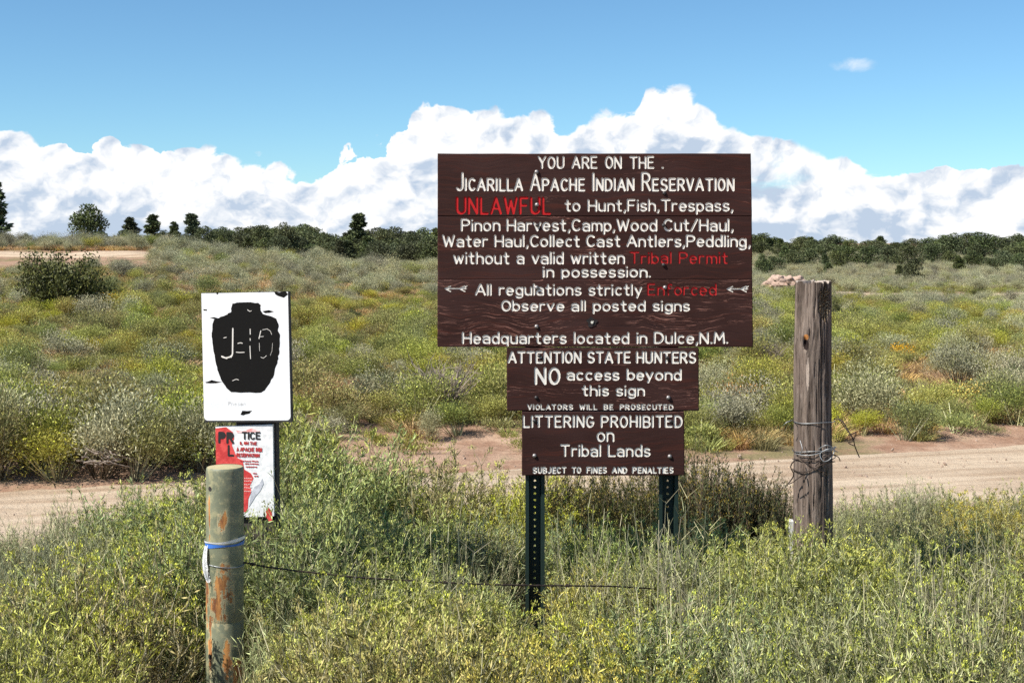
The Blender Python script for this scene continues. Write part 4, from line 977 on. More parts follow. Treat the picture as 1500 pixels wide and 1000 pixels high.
for iz in range(nz_ + 1):
    t = iz / nz_; z = z0 + (zt - z0) * t
    r0 = (31.5 - 5.5 * t) * SW
    for ia in range(na):
        a = 2 * math.pi * ia / na; ca, sa = math.cos(a), math.sin(a)
        r = r0 * (1 + .075 * mnoise.noise((ca * 1.3, sa * 1.3, z * 2.0)) + .02 * mnoise.noise((ca * 4, sa * 4, z * 5)))
        n1 = mnoise.noise((ca * 5.5 + .25 * math.sin(z * 5), sa * 5.5, z * .75 + 3)); r -= .015 * max(0, 1 - abs(n1) / .05) * (0.4 + .6 * (mnoise.noise((ca * 2, sa * 2, z * 3 + 9)) > -.1))
        n2 = mnoise.noise((ca * 13, sa * 13, z * 1.6 + 7)); r -= .006 * max(0, 1 - abs(n2) / .09)
        r += .0012 * mnoise.noise((ca * 30, sa * 30, z * 12))
        px_, pz_ = 1192 + r * ca / SW, z
        if sa < 0:   # torn-out chunk below the top, knot hole at left
            q = 1 - ((px_ - 1203) / 10) ** 2 - ((z - wz(443)) / (26 * SW)) ** 2
            if q > 0: r -= .010 * q ** .5 + .004 * mnoise.noise((px_ * .6, z * 180, 0))
            q = 1 - ((px_ - 1176) / 3.5) ** 2 - ((z - wz(502)) / (11 * SW)) ** 2
            if q > 0: r -= .016 * q
            q = 1 - ((px_ - 1176) / 9) ** 2 - ((z - wz(500)) / (34 * SW)) ** 2
            if q > 0: r += .006 * q
            q = 1 - ((px_ - 1203) / 15) ** 2 - ((z - wz(668)) / (24 * SW)) ** 2
            if q > 0: r += .008 * q + .005 * q * mnoise.noise((px_ * .3, z * 60, 4))
        zz = z + (.012 * mnoise.noise((ca * 3, sa * 3, 5)) + .007 * mnoise.noise((ca * 11, sa * 11, 2))) * max(0, (t - .9) * 10)
        Vv.append((r * ca - .004 * math.sin(z * 2), r * sa, zz))
Vv.append((0, 0, zt - .006)); Vv = np.array(Vv); i, j = np.meshgrid(np.arange(nz_), np.arange(na), indexing='ij'); b_ = (i * na).ravel(); jj = j.ravel()
Fq = np.stack([b_ + jj, b_ + (jj + 1) % na, b_ + na + (jj + 1) % na, b_ + na + jj], 1)
link('trunk', mesh_np('trunk', Vv, Fq, [M['old_wood']], smooth=True), wp_)
bm = bmesh.new(); top = Vv[nz_ * na:nz_ * na + na]; rings = [[bm.verts.new(p) for p in top]]
for k in (.75, .45, .2): rings.append([bm.verts.new((p[0] * k, p[1] * k, p[2] + random.uniform(-.006, .003))) for p in top])
for a in range(3):
    for i in range(na): bm.faces.new((rings[a][i], rings[a][(i + 1) % na], rings[a + 1][(i + 1) % na], rings[a + 1][i]))
bm.faces.new(rings[3])
link('sawn_top', mesh_bm('sawn_top', bm, plain('bleached end grain', (.36, .30, .25), .9, 0, .4, 45)), wp_)
# wires round the wooden post
wr = empty('fence_wire', wb); tag(wr, 'tangle of old fence wire and barbs twisted round the wooden post', 'wire')
def around(py0, py1, a0, a1, rr=.0035, r_=.0016, mat='grey_wire', n=40, wob=.002, name='winding', extra=()):
    pts = []
    for k in range(n):
        t = k / (n - 1); a = math.radians(a0 + (a1 - a0) * t); z = wz(py0 + (py1 - py0) * t); r0 = (31.5 - 5.5 * (z - z0) / (zt - z0)) * SW
        pts.append(((r0 * 1.03 + rr) * math.cos(a), (r0 * 1.03 + rr) * math.sin(a), z + wob * math.sin(a * 3 + py0)))
    pts = [tuple(p) for p in pts] + [((q[0] - 1192) * SW, q[1], wz(q[2])) for q in extra]
    bm = bmesh.new(); tube_bm(bm, pts, r_, 6); link(name, mesh_bm(name, bm, M[mat], True), wr)
around(615, 617, 355, 175, mat='grey_wire', extra=((1158, -.04, 613), (1148, -.06, 615), (1144, -.05, 620)))
around(654, 660, 360, 170, mat='grey_wire'); around(668, 671, 365, 175, mat='rust_wire', rr=.005)
around(657, 686, 175, 290, mat='rust_wire', rr=.006, wob=.006); around(690, 672, 180, 330, mat='rust_wire', rr=.005, wob=.008, r_=.0022)
around(664, 652, 200, 345, mat='grey_wire', rr=.008, wob=.005)
def loose(name, q, r_, mat):
    pts = [Vector(((a - 1192) * SW, b_, wz(c))) for a, b_, c in q]; s_ = []
    for k in range(len(pts) - 1):
        p0 = pts[max(k - 1, 0)]; p1 = pts[k]; p2 = pts[k + 1]; p3 = pts[min(k + 2, len(pts) - 1)]
        for i in range(6):
            t = i / 6; s_.append(.5 * ((2 * p1) + (p2 - p0) * t + (2 * p0 - 5 * p1 + 4 * p2 - p3) * t * t + (3 * p1 - p0 - 3 * p2 + p3) * t ** 3))
    s_.append(pts[-1]); bm = bmesh.new(); tube_bm(bm, s_, r_, 6); link(name, mesh_bm(name, bm, M[mat], True), wr)
loose('wire_end', [(1219, -.03, 612), (1228, -.05, 613), (1236, -.06, 626), (1244, -.06, 640), (1248, -.05, 652), (1255, -.04, 667)], .0021, 'rust_wire')
loose('wire_end', [(1223, -.03, 606), (1226, -.06, 614), (1232, -.05, 622), (1240, -.07, 634), (1246, -.05, 640)], .0016, 'rust_wire')
loose('barb', [(1238, -.05, 634), (1246, -.08, 630), (1244, -.05, 643), (1237, -.06, 645), (1247, -.04, 650)], .0018, 'rust_wire')
loose('wire_end', [(1168, -.07, 672), (1158, -.09, 668), (1152, -.08, 678), (1157, -.07, 690), (1153, -.06, 700), (1145, -.06, 709)], .0022, 'rust_wire')
loose('wire_end', [(1172, -.07, 690), (1162, -.09, 694), (1156, -.08, 700), (1150, -.07, 704)], .0018, 'rust_wire')
loose('wire_loop', [(1190, -.10, 652), (1200, -.12, 645), (1212, -.11, 652), (1206, -.12, 664), (1196, -.12, 668), (1192, -.11, 658), (1204, -.12, 650), (1218, -.10, 656)], .0018, 'grey_wire')
loose('wire_loop', [(1186, -.10, 676), (1196, -.12, 664), (1208, -.12, 658), (1220, -.09, 664), (1226, -.05, 672)], .0018, 'rust_wire')
loose('barb', [(1166, -.07, 640), (1168, -.09, 652), (1165, -.08, 660)], .0014, 'grey_wire')
# pale stake beside it, small orange stake beyond the road
def stake(name, px, pyt, pyb, Yd, wpx, mat, label, lean=0.0):
    s = Yd / F; x = (px - 750) * s; zb = hz(x, Yd); o_ = empty(name, (x, Yd, zb)); bm = bmesh.new(); ztp = EYE - (pyt - HOR) * s - zb; w_ = wpx * s / 2
    ring = []
    for k in range(7):
        t = k / 6; z = -.1 + (ztp + .1) * t; ox = lean * t * .05 + .004 * math.sin(k * 2.1); ww = w_ * (1 - .25 * t)
        ring.append([bm.verts.new((ox + ww * a, ww * .7 * b2, z + (random.uniform(-.01, .01) if k == 6 else 0))) for a, b2 in ((-1, -1), (1, -.8), (.9, 1), (-1, .9))])
    for k in range(6):
        for i in range(4): bm.faces.new((ring[k][i], ring[k][(i + 1) % 4], ring[k + 1][(i + 1) % 4], ring[k + 1][i]))
    bm.faces.new(ring[6]); bmesh.ops.recalc_face_normals(bm, faces=bm.faces)
    me = mesh_bm(name, bm, mat); o_.name = name + '_tmp'; r = link(name, me); r.location = o_.location; bpy.data.objects.remove(o_)
    return tag(r, label, 'stake')
stake('wooden_stake', 1161, 762, 826, 5.2, 8, plain('bleached split wood', (.62, .58, .52), .85), 'thin bleached splintered stake at the foot of the wooden post', -.1)
stake('marker_stake', 1386, 606, 650, 16.5, 5, plain('faded orange stake', (.50, .22, .12), .8), 'short faded orange stake in the brush beyond the road', 0)

# ================================================================== distant trees
def conifer(seed, H, R, kind):
    """trunk mesh and crown mesh; kind 0 round juniper/pinyon, 1 pointed pinyon, 2 tall pine with tiers and gaps"""
    rg = np.random.default_rng(seed); T_, C_ = Soup(), Soup()
    nseg = 6; zs = np.linspace(-.2, H * .92, nseg + 1); wob = np.cumsum(rg.normal(0, .03 * H / 5, (nseg + 1, 2)), 0); r = np.linspace(.045 * H / 2 + .03, .02, nseg + 1)
    A = np.stack([wob[:-1, 0], wob[:-1, 1], zs[:-1]], 1); B = np.stack([wob[1:, 0], wob[1:, 1], zs[1:]], 1)
    T_.prisms(A, B, r[:-1], r[1:], 0, np.random.default_rng(1), 6)
    nb = {0: 34, 1: 40, 2: 40}[kind]; z0 = {0: .10, 1: .08, 2: .16}[kind]
    for k in range(nb):
        f = rg.uniform(0, 1) ** (.9 if kind else .8); z = H * (z0 + (1 - z0) * f)
        if kind == 0: rad = R * math.sqrt(max(.05, 1 - ((f - .38) / .66) ** 2))
        elif kind == 1: rad = R * (1 - f) ** .75 * (.8 + .3 * math.sin(f * 20)) + .08 * R
        else: rad = R * ((1 - f) ** .8 * (.55 + .75 * rg.uniform()) + .06) * (.7 if f < .15 else 1)
        a = rg.uniform(0, 6.28); rr = rad * rg.uniform(.55, 1.0)
        tip = np.array([math.cos(a) * rr, math.sin(a) * rr, z + (.06 if kind != 2 else -.02) * H * rg.uniform(-.5, 1)])
        root_ = np.array([0, 0, max(.05 * H, z - rr * (.55 if kind != 2 else .1))])
        T_.prisms(root_[None], tip[None], .018 * H / 4 + .01, .006, 0, rg)
        n = {0: 130, 1: 105, 2: 130}[kind]; sz = rad * ({0: .34, 1: .30, 2: .21}[kind]) + (.04 if kind != 2 else .022) * H
        q = rg.normal(0, 1, (n, 3)); q /= np.maximum(1, np.linalg.norm(q, axis=1, keepdims=True) / 1.3)
        p = tip * .86 + root_ * .14 + q * sz * np.array([1, 1, .62 if kind != 2 else .42])
        p[:, 2] = np.maximum(p[:, 2], .04 * H)
        d = unit(q * .7 + rg.normal(0, .6, (n, 3)) + [0, 0, .3])
        C_.leaves(p, d, H * .050 * rg.uniform(.6, 1.5, n), H * .026 * rg.uniform(.7, 1.4, n), 0, rg)
    return T_.mesh('trunk', [M['bark']]), C_.mesh('crown', [M['needles_pine'] if kind == 2 else M['needles']])
tree_k = [conifer(50 + k, 1.0 * 4, 1.55 - .12 * (k % 3), 0) for k in range(5)] + [conifer(70 + k, 4.0, 1.15, 1) for k in range(4)] + [conifer(90 + k, 4.0, .78, 2) for k in range(4)]
tree_protos = {}
def tree(kind, x, y, h, wk, label, name, group=None, cat='tree', zoff=0.0):
    key = (kind, name)
    if key not in tree_protos:
        r = empty(name); tm, cm = tree_k[kind]; link('trunk', tm, r); link('crown', cm, r); tree_protos[key] = r
        for p in ('group',):
            pass
    else: r = copy_tree(tree_protos[key])
    r.location = (x, y, hz(x, y) - .05 + zoff); r.rotation_euler = (0, 0, random.uniform(0, 6.28)); s = h / 4; r.scale = (s * wk, s * wk, s)
    if 'group' in r: del r['group']
    return tag(r, label, cat, group)
def tree_px(kind, px, ytop, Yd, wk, label, name, group=None, **k):
    x = (px - 750) / F * Yd; zb = hz(x, Yd); h = EYE - (ytop - HOR) / F * Yd - zb
    return tree(kind, x, Yd, max(h, .8), wk, label, name, group, **k)
# pines and junipers one can single out
tree_px(2, 128, 304, 190, 1.05, 'broad round-headed pine standing highest on the left skyline, above the sandy track', 'pine_tree')
tree_px(9, 190, 320, 195, 1.7, 'slim pointed pine, second tall tree from the left on the skyline', 'pine_tree')
tree_px(10, 225, 316, 185, 1.6, 'dense pointed pine, third tall tree from the left on the skyline', 'pine_tree')
tree_px(11, 255, 326, 200, 1.4, 'small narrow pine between two taller skyline pines at left', 'pine_tree')
tree_px(12, 281, 313, 185, 1.5, 'tall pine with layered branches just above the white marker sign', 'pine_tree')
tree_px(12, 525, 313, 178, 1.35, 'lone tall pine rising out of the dark treeline left of the brown sign', 'pine_tree')
tree_px(12, -12, 262, 92, 1.3, 'very tall dark pine cut off by the left edge of the frame', 'pine_tree')
tree_px(0, 300, 335, 180, 1.0, 'round dark juniper beside the layered pine above the white sign', 'juniper_tree')
tree_px(3, 381, 334, 150, .85, 'upright dark juniper at the left end of the treeline', 'juniper_tree')
tree_px(1, 420, 331, 150, .8, 'round-topped dark juniper standing above the treeline left of the lone pine', 'juniper_tree')
tree_px(4, 1338, 384, 150, 1.02, 'isolated round juniper on the grey flat right of the wooden post', 'juniper_tree')
tree_px(2, 1117, 374, 165, .75, 'dark juniper against the right edge of the brown sign', 'juniper_tree')
tree_px(1, 1395, 345, 255, 1.3, 'wide clump-like juniper highest on the right skyline', 'juniper_tree')
tree_px(3, 1440, 343, 262, 1.25, 'broad juniper beside the highest clump on the right skyline', 'juniper_tree')
gl = 'trees of the left treeline'; gr_ = 'trees of the right treeline'; gs = 'junipers scattered on the right slope'
def kinds(): return int(rng.choice([0, 1, 2, 3, 4, 5, 6, 7, 8], p=[.15, .15, .15, .15, .15, .07, .06, .06, .06]))
# left treeline (between the white sign and the brown sign)
ridge = lambda px: np.interp(px, [300, 330, 380, 450, 520, 600, 640, 700], [346, 343, 338, 339, 343, 344, 341, 341])
n_ = 0
for row, (Y0, n) in enumerate(((215, 34), (180, 34), (150, 30))):
    for k in range(n):
        px = 312 + (650 - 312) * (k + rng.uniform(-.4, .4)) / n
        yt = ridge(px) + rng.uniform(-9, 10) + row * 9
        if row == 2: px = 380 + (650 - 380) * (k + rng.uniform(-.4, .4)) / n; yt = ridge(px) + rng.uniform(4, 26)
        lb = ['back-row', 'middle-row', 'front-row'][row] + ' pinyon of the left treeline, ' + ('just right of the layered pine' if px < 380 else 'near the white sign' if px < 440 else 'left of the lone tall pine' if px < 505 else 'around the lone tall pine' if px < 565 else 'against the brown sign')
        tree_px(kinds(), px, yt, Y0 * rng.uniform(.93, 1.06), rng.uniform(1.1, 1.5), lb, 'pinyon_tree', gl)
for k in range(26):
    px = rng.uniform(110, 340); tree_px(kinds(), px, rng.uniform(338, 352), 185 * rng.uniform(.95, 1.1), rng.uniform(.8, 1.1), 'low dark tree between the tall pines on the left skyline', 'pinyon_tree', 'low trees on the left skyline')
for k in range(5):
    tree_px(kinds(), [18, 40, 62, 150, 168][k], [345, 343, 347, 349, 346][k], 95 + k * 14, .8, 'small tree poking over the sage on the far left crest', 'pinyon_tree', 'low trees on the left crest')
# right skyline and slope
ridge2 = lambda px: np.interp(px, [1100, 1130, 1200, 1260, 1300, 1350, 1380, 1460, 1500, 1540], [349, 347, 351, 354, 352, 358, 348, 349, 350, 350])
for row, (Y0, n) in enumerate(((330, 36), (295, 32), (262, 18))):
    for k in range(n):
        px = 1095 + (1525 - 1095) * (k + rng.uniform(-.4, .4)) / n
        yt = ridge2(px) + rng.uniform(-7, 8) + row * 6
        lb = ['back-row', 'middle-row', 'front-row'][row] + ' pinyon of the right skyline, ' + ('against the brown sign' if px < 1160 else 'above the wooden post' if px < 1235 else 'right of the wooden post' if px < 1310 else 'above the isolated juniper' if px < 1380 else 'under the highest clump' if px < 1450 else 'near the right edge')
        tree_px(kinds(), px, yt, Y0 * rng.uniform(.97, 1.03), rng.uniform(1.4, 1.9), lb, 'pinyon_tree', gr_)
for px, yt, Yd in ((1135, 380, 190), (1165, 372, 205), (1185, 370, 215), (1208, 376, 200), (1225, 372, 205), (1240, 366, 220), (1213, 388, 180), (1275, 366, 222), (1300, 364, 230), (1330, 362, 220), (1318, 392, 178),
                   (1366, 364, 235), (1405, 378, 200), (1425, 372, 215), (1450, 382, 195), (1470, 372, 215), (1495, 376, 205), (1392, 372, 225), (1485, 364, 235), (1150, 364, 235), (1256, 378, 235), (1432, 362, 240), (1372, 384, 232)):
    tree_px(kinds(), px, yt - 3, Yd, rng.uniform(1.2, 1.5), 'dark juniper dotted on the grey sage slope, ' + ('left of the wooden post' if px < 1170 else 'above the wooden post' if px < 1250 else 'left of the isolated juniper' if px < 1335 else 'right of the isolated juniper' if px < 1420 else 'near the right edge'), 'juniper_tree', gs)

# ================================================================== big shrub and other single things of the hillside
def broadleaf(seed, H, R, n, L, W, mat, stems=26):
    rg = np.random.default_rng(seed); S, C_ = Soup(), Soup()
    a = rg.uniform(0, 6.28, stems); q = np.sqrt(rg.uniform(0, 1, stems)); tip = np.stack([np.cos(a) * q * R, np.sin(a) * q * R, H * (1 - .5 * q ** 1.5) * rg.uniform(.55, 1.08, stems)], 1)
    P0 = tip * [.12, .12, 0]; mid = tip * [.55, .55, .5]
    S.prisms(P0, mid, .03, .018, 0, rg); S.prisms(mid, tip, .018, .005, 0, rg)
    si = rg.integers(0, stems, n); t = rg.uniform(.12, 1.05, n)[:, None]
    c = np.where(t < .5, P0[si] + (mid - P0)[si] * t * 2, mid[si] + (tip - mid)[si] * (t * 2 - 1))
    p = c + rg.normal(0, 1, (n, 3)) * R * .13 * [1, 1, .8]; p[:, 2] = np.abs(p[:, 2])
    C_.leaves(p, unit(rg.normal(0, .6, (n, 3)) + [0, 0, .6]), L * rg.uniform(.6, 1.4, n), W * rg.uniform(.7, 1.3, n), 0, rg)
    return S.mesh('stems', [M['bark']]), C_.mesh('foliage', [mat])
def shrub_at(meshes, px, ybase, Yd, label, name='willow_shrub', scale=(1, 1, 1), cat='shrub', group=None):
    x = (px - 750) / F * Yd; r = empty(name, (x, Yd, hz(x, Yd)), random.uniform(0, 6)); r.scale = scale
    for nm, me in zip(('stems', 'foliage', 'flowers'), meshes):
        if me: link(nm, me, r)
    return tag(r, label, cat, group)
def y_at(px, py, lo=14.0, hi=120.0):
    """distance at which the ground shows at row py in direction px"""
    d = np.exp(np.linspace(math.log(lo), math.log(hi), 500)); z = height((px - 750) / F * d, d); r = HOR + (EYE - z) / d * F
    k = np.where(r <= py)[0]; return float(d[k[0]]) if len(k) else hi
Yb = y_at(85, 462); big = broadleaf(5, 1.0 * 108 / F * Yb, 66 / F * Yb, 16000, .09, .038, M['willow'], 40)
shrub_at(big, 90, 460, Yb, 'large dark green leafy shrub standing alone on the left hillside')
dk = [dome_bush(200 + k, .8, .5, 2600, .06, .02, [M['hill_dark'], M['flower'], M['stem_dark']], 0, 40) for k in range(3)]
def mound(me, px, ybase, wpx, hpx, label, name='sagebrush', cat='shrub', group=None, H=.8, R=.5):
    Yd = y_at(px, ybase); x = (px - 750) / F * Yd; o = link(name, me); o.location = (x, Yd, hz(x, Yd)); s = wpx / F * Yd / (2 * R * 1.25); o.scale = (s, s, hpx / F * Yd / (H * 1.1)); o.rotation_euler = (0, 0, random.uniform(0, 6))
    return tag(o, label, cat, group)
mound(dk[0], 1254, 482, 52, 42, 'dark brownish shrub on the flat just right of the wooden post', 'dark_shrub')
mound(dk[1], 1222, 482, 30, 55, 'very dark shrub hidden half behind the right side of the wooden post', 'dark_shrub')
mound(dk[2], 1328, 530, 28, 26, 'small dark shrub midway between the wooden post and the right edge', 'dark_shrub')
mound(dk[1], 236, 440, 28, 26, 'small dark shrub above the white marker sign on the left slope', 'dark_shrub')
mound(dk[2], 1475, 575, 60, 46, 'dark green rounded shrub at the right edge beyond the road', 'dark_shrub')
for q, (px, yb, wp, hp, lb) in enumerate(((456, 528, 44, 26, 'low dark green shrub right of the white marker sign'), (548, 604, 56, 36, 'dark green shrub on the slope left of the small brown boards'), (700, 560, 50, 34, 'dark shrub just under the left half of the large brown board'),
        (1066, 532, 56, 34, 'dark shrub just under the lower right corner of the large brown board'), (1136, 612, 60, 40, 'dark green shrub left of the wooden post at mid height'), (1296, 566, 58, 34, 'dark green shrub in the middle of the right-hand flat'),
        (60, 520, 46, 26, 'low dark shrub on the slope near the left edge'), (205, 520, 40, 24, 'low dark shrub left of the white marker sign, mid slope'), (520, 470, 30, 18, 'small dark shrub on the slope between the two signs'), (1380, 520, 40, 24, 'small dark shrub on the flat far right'))):
    mound(dk[q % 3], px, yb, wp, hp, lb, 'dark_shrub')
mound(dk[0], 1430, 440, 30, 22, 'leaning dark shrub beside the sandy path at far right', 'dark_shrub')
def bare_bush(seed, H, R, n=60):
    rg = np.random.default_rng(seed); S = Soup(); a = rg.uniform(0, 6.28, n); tip = np.stack([np.cos(a) * R * rg.uniform(.2, 1, n), np.sin(a) * R * rg.uniform(.2, 1, n), H * rg.uniform(.5, 1, n)], 1)
    mid = tip * [.4, .4, .55] + rg.normal(0, .03, (n, 3)); S.prisms(tip * 0.02, mid, .014, .009, 0, rg); S.prisms(mid, tip, .009, .003, 0, rg)
    s = rg.integers(0, n, n * 5); c = mid[s] + (tip - mid)[s] * rg.uniform(0, 1, (n * 5, 1)); S.prisms(c, c + rg.normal(0, .09, c.shape) + [0, 0, .06], .004, .0015, 0, rg)
    return S.mesh('twigs', [M['deadwood']])
bb = bare_bush(3, .75, .55)
for px, yb, sc_, lb in ((652, 622, 1.0, 'bare twiggy grey shrub on the slope below the left end of the brown sign'), (1128, 545, .7, 'bare grey shrub right of the brown sign')):
    Yd = y_at(px, yb); x = (px - 750) / F * Yd; o = link('bare_shrub', bb); o.location = (x, Yd, hz(x, Yd)); o.scale = (sc_,) * 3; tag(o, lb, 'shrub')
# pile of dead branches at the road edge, left
Yd = y_at(150, 708, 11, 40); x0 = (150 - 750) / F * Yd; pile = empty('brush_pile', (x0, Yd, hz(x0, Yd))); tag(pile, 'pile of pale dead branches on the bank at the left road edge', 'branches')
for k in range(26):
    bm = bmesh.new(); x = random.uniform(-.2, .2); y = random.uniform(-.1, .15); a = random.gauss(-.3, .6); L = random.uniform(.1, .32); pts = []
    for q in range(6):
        t = q / 5 - .5; pts.append((x + t * L * math.cos(a), y + t * L * .3 * math.sin(k), .05 + .012 * k * .4 + t * L * math.sin(a) * .5 + .12 * math.exp(-x * x * 6) + random.uniform(-.012, .012)))
    tube_bm(bm, pts, [.009 * (1 - q * .13) * random.uniform(.6, 1.2) for q in range(6)], 5); link('branch', mesh_bm('branch', bm, M['deadwood'], True), pile)
# rocks beyond, between sign and wooden post
rockm = plain('pinkish sandstone', (.40, .28, .215), .95, 0, .35, 6)
bk = []
for k in range(4):
    bm = bmesh.new(); bmesh.ops.create_icosphere(bm, subdivisions=3, radius=1)
    for v in bm.verts:
        n = v.co.normalized(); v.co = n * (.72 + .35 * mnoise.noise(n * 1.2 + Vector((k * 5, 0, 0))) + .12 * mnoise.noise(n * 4 + Vector((k * 3, 1, 0)))); v.co.z = max(v.co.z, -.3)
    bk.append(mesh_bm('boulder', bm, rockm))
for k, (px, py, wp) in enumerate(((1124, 422, 16), (1136, 418, 22), (1150, 417, 20), (1162, 417, 18), (1172, 413, 15), (1142, 412, 14), (1117, 424, 9), (1180, 418, 10), (1157, 411, 12))):
    Yd = 76 - k * .5; x = (px - 750) / F * Yd; z = EYE - (py - HOR) / F * Yd; s = wp / F * Yd * .74
    o = link('boulder', bk[k % 4]); o.location = (x, Yd, max(hz(x, Yd) + s * .25, z + s * .2)); o.scale = (s * 1.0, s, s * .95); o.rotation_euler = (0, 0, k * 1.7)
    tag(o, 'pinkish boulder in the distant heap left of the wooden post', 'rock', 'heap of pinkish boulders')

# ================================================================== hillside brush
hk = {
 'sage':   [dome_bush(300 + k, .75, .55, 4600, .036, .012, [M['sage'], M['flower'], M['stem_dark']], 0, 34) for k in range(4)],
 'green':  [dome_bush(320 + k, .7, .5, 4600, .042, .009, [M['hill_green'], M['flower'], M['stem']], .12, 30) for k in range(3)],
 'yellow': [dome_bush(340 + k, .62, .5, 4600, .038, .009, [M['hill_yellow'], M['flower'], M['stem']], .22, 30) for k in range(3)],
 'orange': [dome_bush(360 + k, .55, .5, 1600, .05, .014, [M['hill_green'], M['flower_orange'], M['stem']], .8, 30) for k in range(2)],
 'tuft':   [grass_tuft(380 + k, .34, .30, 190, .007, M['grass_green']) for k in range(3)],
 'dry':    [grass_tuft(390 + k, .28, .28, 170, .007, M['grass_dry']) for k in range(3)],
 'low':    [dome_bush(400 + k, .26, .36, 1400, .036, .010, [M['hill_green'], M['flower'], M['stem']], .08, 10) for k in range(3)],
}
names = {'sage': ('sagebrush', 'sagebrush'), 'green': ('rabbitbrush', 'shrub'), 'yellow': ('rabbitbrush', 'shrub'), 'orange': ('snakeweed', 'shrub')}
BAS = {'sage': .72, 'green': .68, 'yellow': .6, 'orange': .5}
def region(px, Yd):
    if Yd < 19: a = 'beyond the road'
    elif Yd < 34: a = 'downslope,'
    elif Yd < 58: a = 'midway upslope,'
    else: a = 'far upslope,'
    if px < 300: b_ = 'left of the white sign' if px > 200 else 'under the big dark shrub' if px > 100 else 'near the left edge'
    elif px < 640: b_ = 'just right of the white sign' if px < 520 else 'just left of the brown sign'
    elif px < 1100: b_ = 'under the brown sign\'s left end' if px < 760 else 'behind the left steel post' if px < 850 else 'behind the right steel post' if px < 1000 else 'under the brown sign\'s right end'
    else: b_ = 'beside the wooden post' if px < 1260 else 'right of the wooden post' if px < 1390 else 'near the right edge'
    return a + ' ' + b_
desc = {'sage': 'grey sagebrush', 'green': 'green rabbitbrush', 'yellow': 'flowering rabbitbrush', 'orange': 'orange-flowered shrub'}
cand = []   # kind, x, y, size
def rpt(n, Y0, Y1):
    yy = np.sqrt(rng.uniform(Y0 ** 2, Y1 ** 2, n)); aa = rng.uniform(-.40, .40, n); return aa * yy, yy
def add(n, Y0, Y1, kindf, size):
    xs, ys_ = rpt(n, Y0, Y1)
    d = ys_ - (11.6 + .28 * xs)
    n1 = fbm(xs, ys_, .12, 3, 31); n2 = fbm(xs, ys_, .45, 3, 37)
    for x, y, dd, a, b_ in zip(xs, ys_, d, n1, n2):
        if dd < 2.6: continue
        k = kindf(750 + F * x / y, y, dd, a, b_)
        if k: cand.append((k, x, y, size * rng.uniform(.6, 1.3)))
def clear(px, y, x):   # sandy openings
    dd = y - (11.6 + .28 * (px - 750) / F * y); wob = 22 * math.sin(y * .9) + 10 * math.sin(y * 2.3)
    if 16 < y < 31 and abs(px - 447 - wob * .5) < 15 + 8 * math.sin(y * 1.7): return True
    if 430 < px < 770 and dd < 5.0 + .5 * math.sin(px * .05): return rng.uniform() < .93
    if 18 < y < 34 and (abs(px - 560 - wob) < 24 + 6 * math.sin(y * 3) and 22 < y < 25 or abs(px - 1180 + wob) < 50 and 30 < y < 34 or abs(px - 90 - wob) < 40 and 29 < y < 33): return True
    if 54 < y < 70.5 and px < 225: return True
    if px > 1215 and 68 < y < 114 and (y > 88 or rng.uniform() < .85): return True
    return False
def f_mid(px, y, dd, a, b_):
    if clear(px, y, 0): return None
    if b_ < .40: return None
    if dd < 4.4: return None if 560 < px < 740 else rng.choice(['green', 'sage', 'green'])
    crest = (px < 660 and y > 44) or (px > 1090 and y > 70)
    if crest:
        if y < 56 and px < 400 and a < .62: return 'sage' if rng.uniform() < .12 else None
        return 'sage'
    if px < 420 and y > 30 and a > .45 and rng.uniform() < .6: return None
    r = rng.uniform()
    if a > .55: return 'yellow' if r < .6 else 'green' if r < .88 else 'sage'
    if a > .42: return 'green' if r < .5 else 'yellow' if r < .78 else 'sage' if r < .94 else 'orange'
    return 'sage' if r < .35 else 'green' if r < .75 else 'yellow'
add(1300, 14, 34, f_mid, .74); add(2300, 30, 60, f_mid, .78); add(1300, 55, 95, lambda px, y, dd, a, b_: None if clear(px, y, 0) else 'sage' if rng.uniform() < .8 else 'green', .95)
# the wall of tall brush along the far road edge at left, and at right
for k in range(80):
    px = rng.uniform(-30, 310); x = (px - 750) / F * 13; y = 13.85 + .28 * x + rng.uniform(0, 1.4); cand.append((rng.choice(['green', 'green', 'sage', 'yellow']), x * 1.02, y, rng.uniform(.72, 1.02)))
for k in range(30):
    px = rng.uniform(1010, 1530); x = (px - 750) / F * 14.8; y = 14.5 + .28 * x + rng.uniform(0, 1.2); cand.append((rng.choice(['green', 'green', 'yellow']), x, y, rng.uniform(.36, .55)))
for k in range(26):
    px = rng.uniform(400, 1000); x = (px - 750) / F * 15.5; y = 15.8 + .28 * x + rng.uniform(0, 1.5); cand.append((rng.choice(['green', 'sage', 'green']), x, y, rng.uniform(.4, .7)))
# crest band of sage at left that stands against the sky or the trees
for k in range(150):
    px = rng.uniform(-30, 660); Yd = rng.uniform(66, 80) if px > 240 or rng.uniform() < .5 else rng.uniform(72, 80)
    if px < 215 and Yd < 71: continue
    cand.append(('sage', (px - 750) / F * Yd, Yd, rng.uniform(.8, 1.3)))
for px, yb, s in ((530, 440, 1.08), (470, 418, 1.01), (505, 415, 1.08), (545, 410, 0.94), (455, 408, 1.01), (345, 395, 1.08), (385, 392, 1.01), (400, 396, 0.94), (430, 402, 1.01), (575, 412, 0.94), (625, 415, 0.94), (600, 402, 0.94), (60, 468, 0.65), (278, 545, 0.83), (1390, 487, 0.86), (1405, 570, 1.01), (1300, 478, 0.65)):
    Yd = y_at(px, yb); cand.append(('sage', (px - 750) / F * Yd, Yd, s))
for px, yb, s in ((622, 600, 1.0), (600, 575, .7), (1395, 740, .9), (1420, 600, .8), (1455, 745, .8), (1130, 452, .5), (1392, 548, .7)):
    if yb < 700: Yd = y_at(px, yb); cand.append(('orange', (px - 750) / F * Yd, Yd, s))
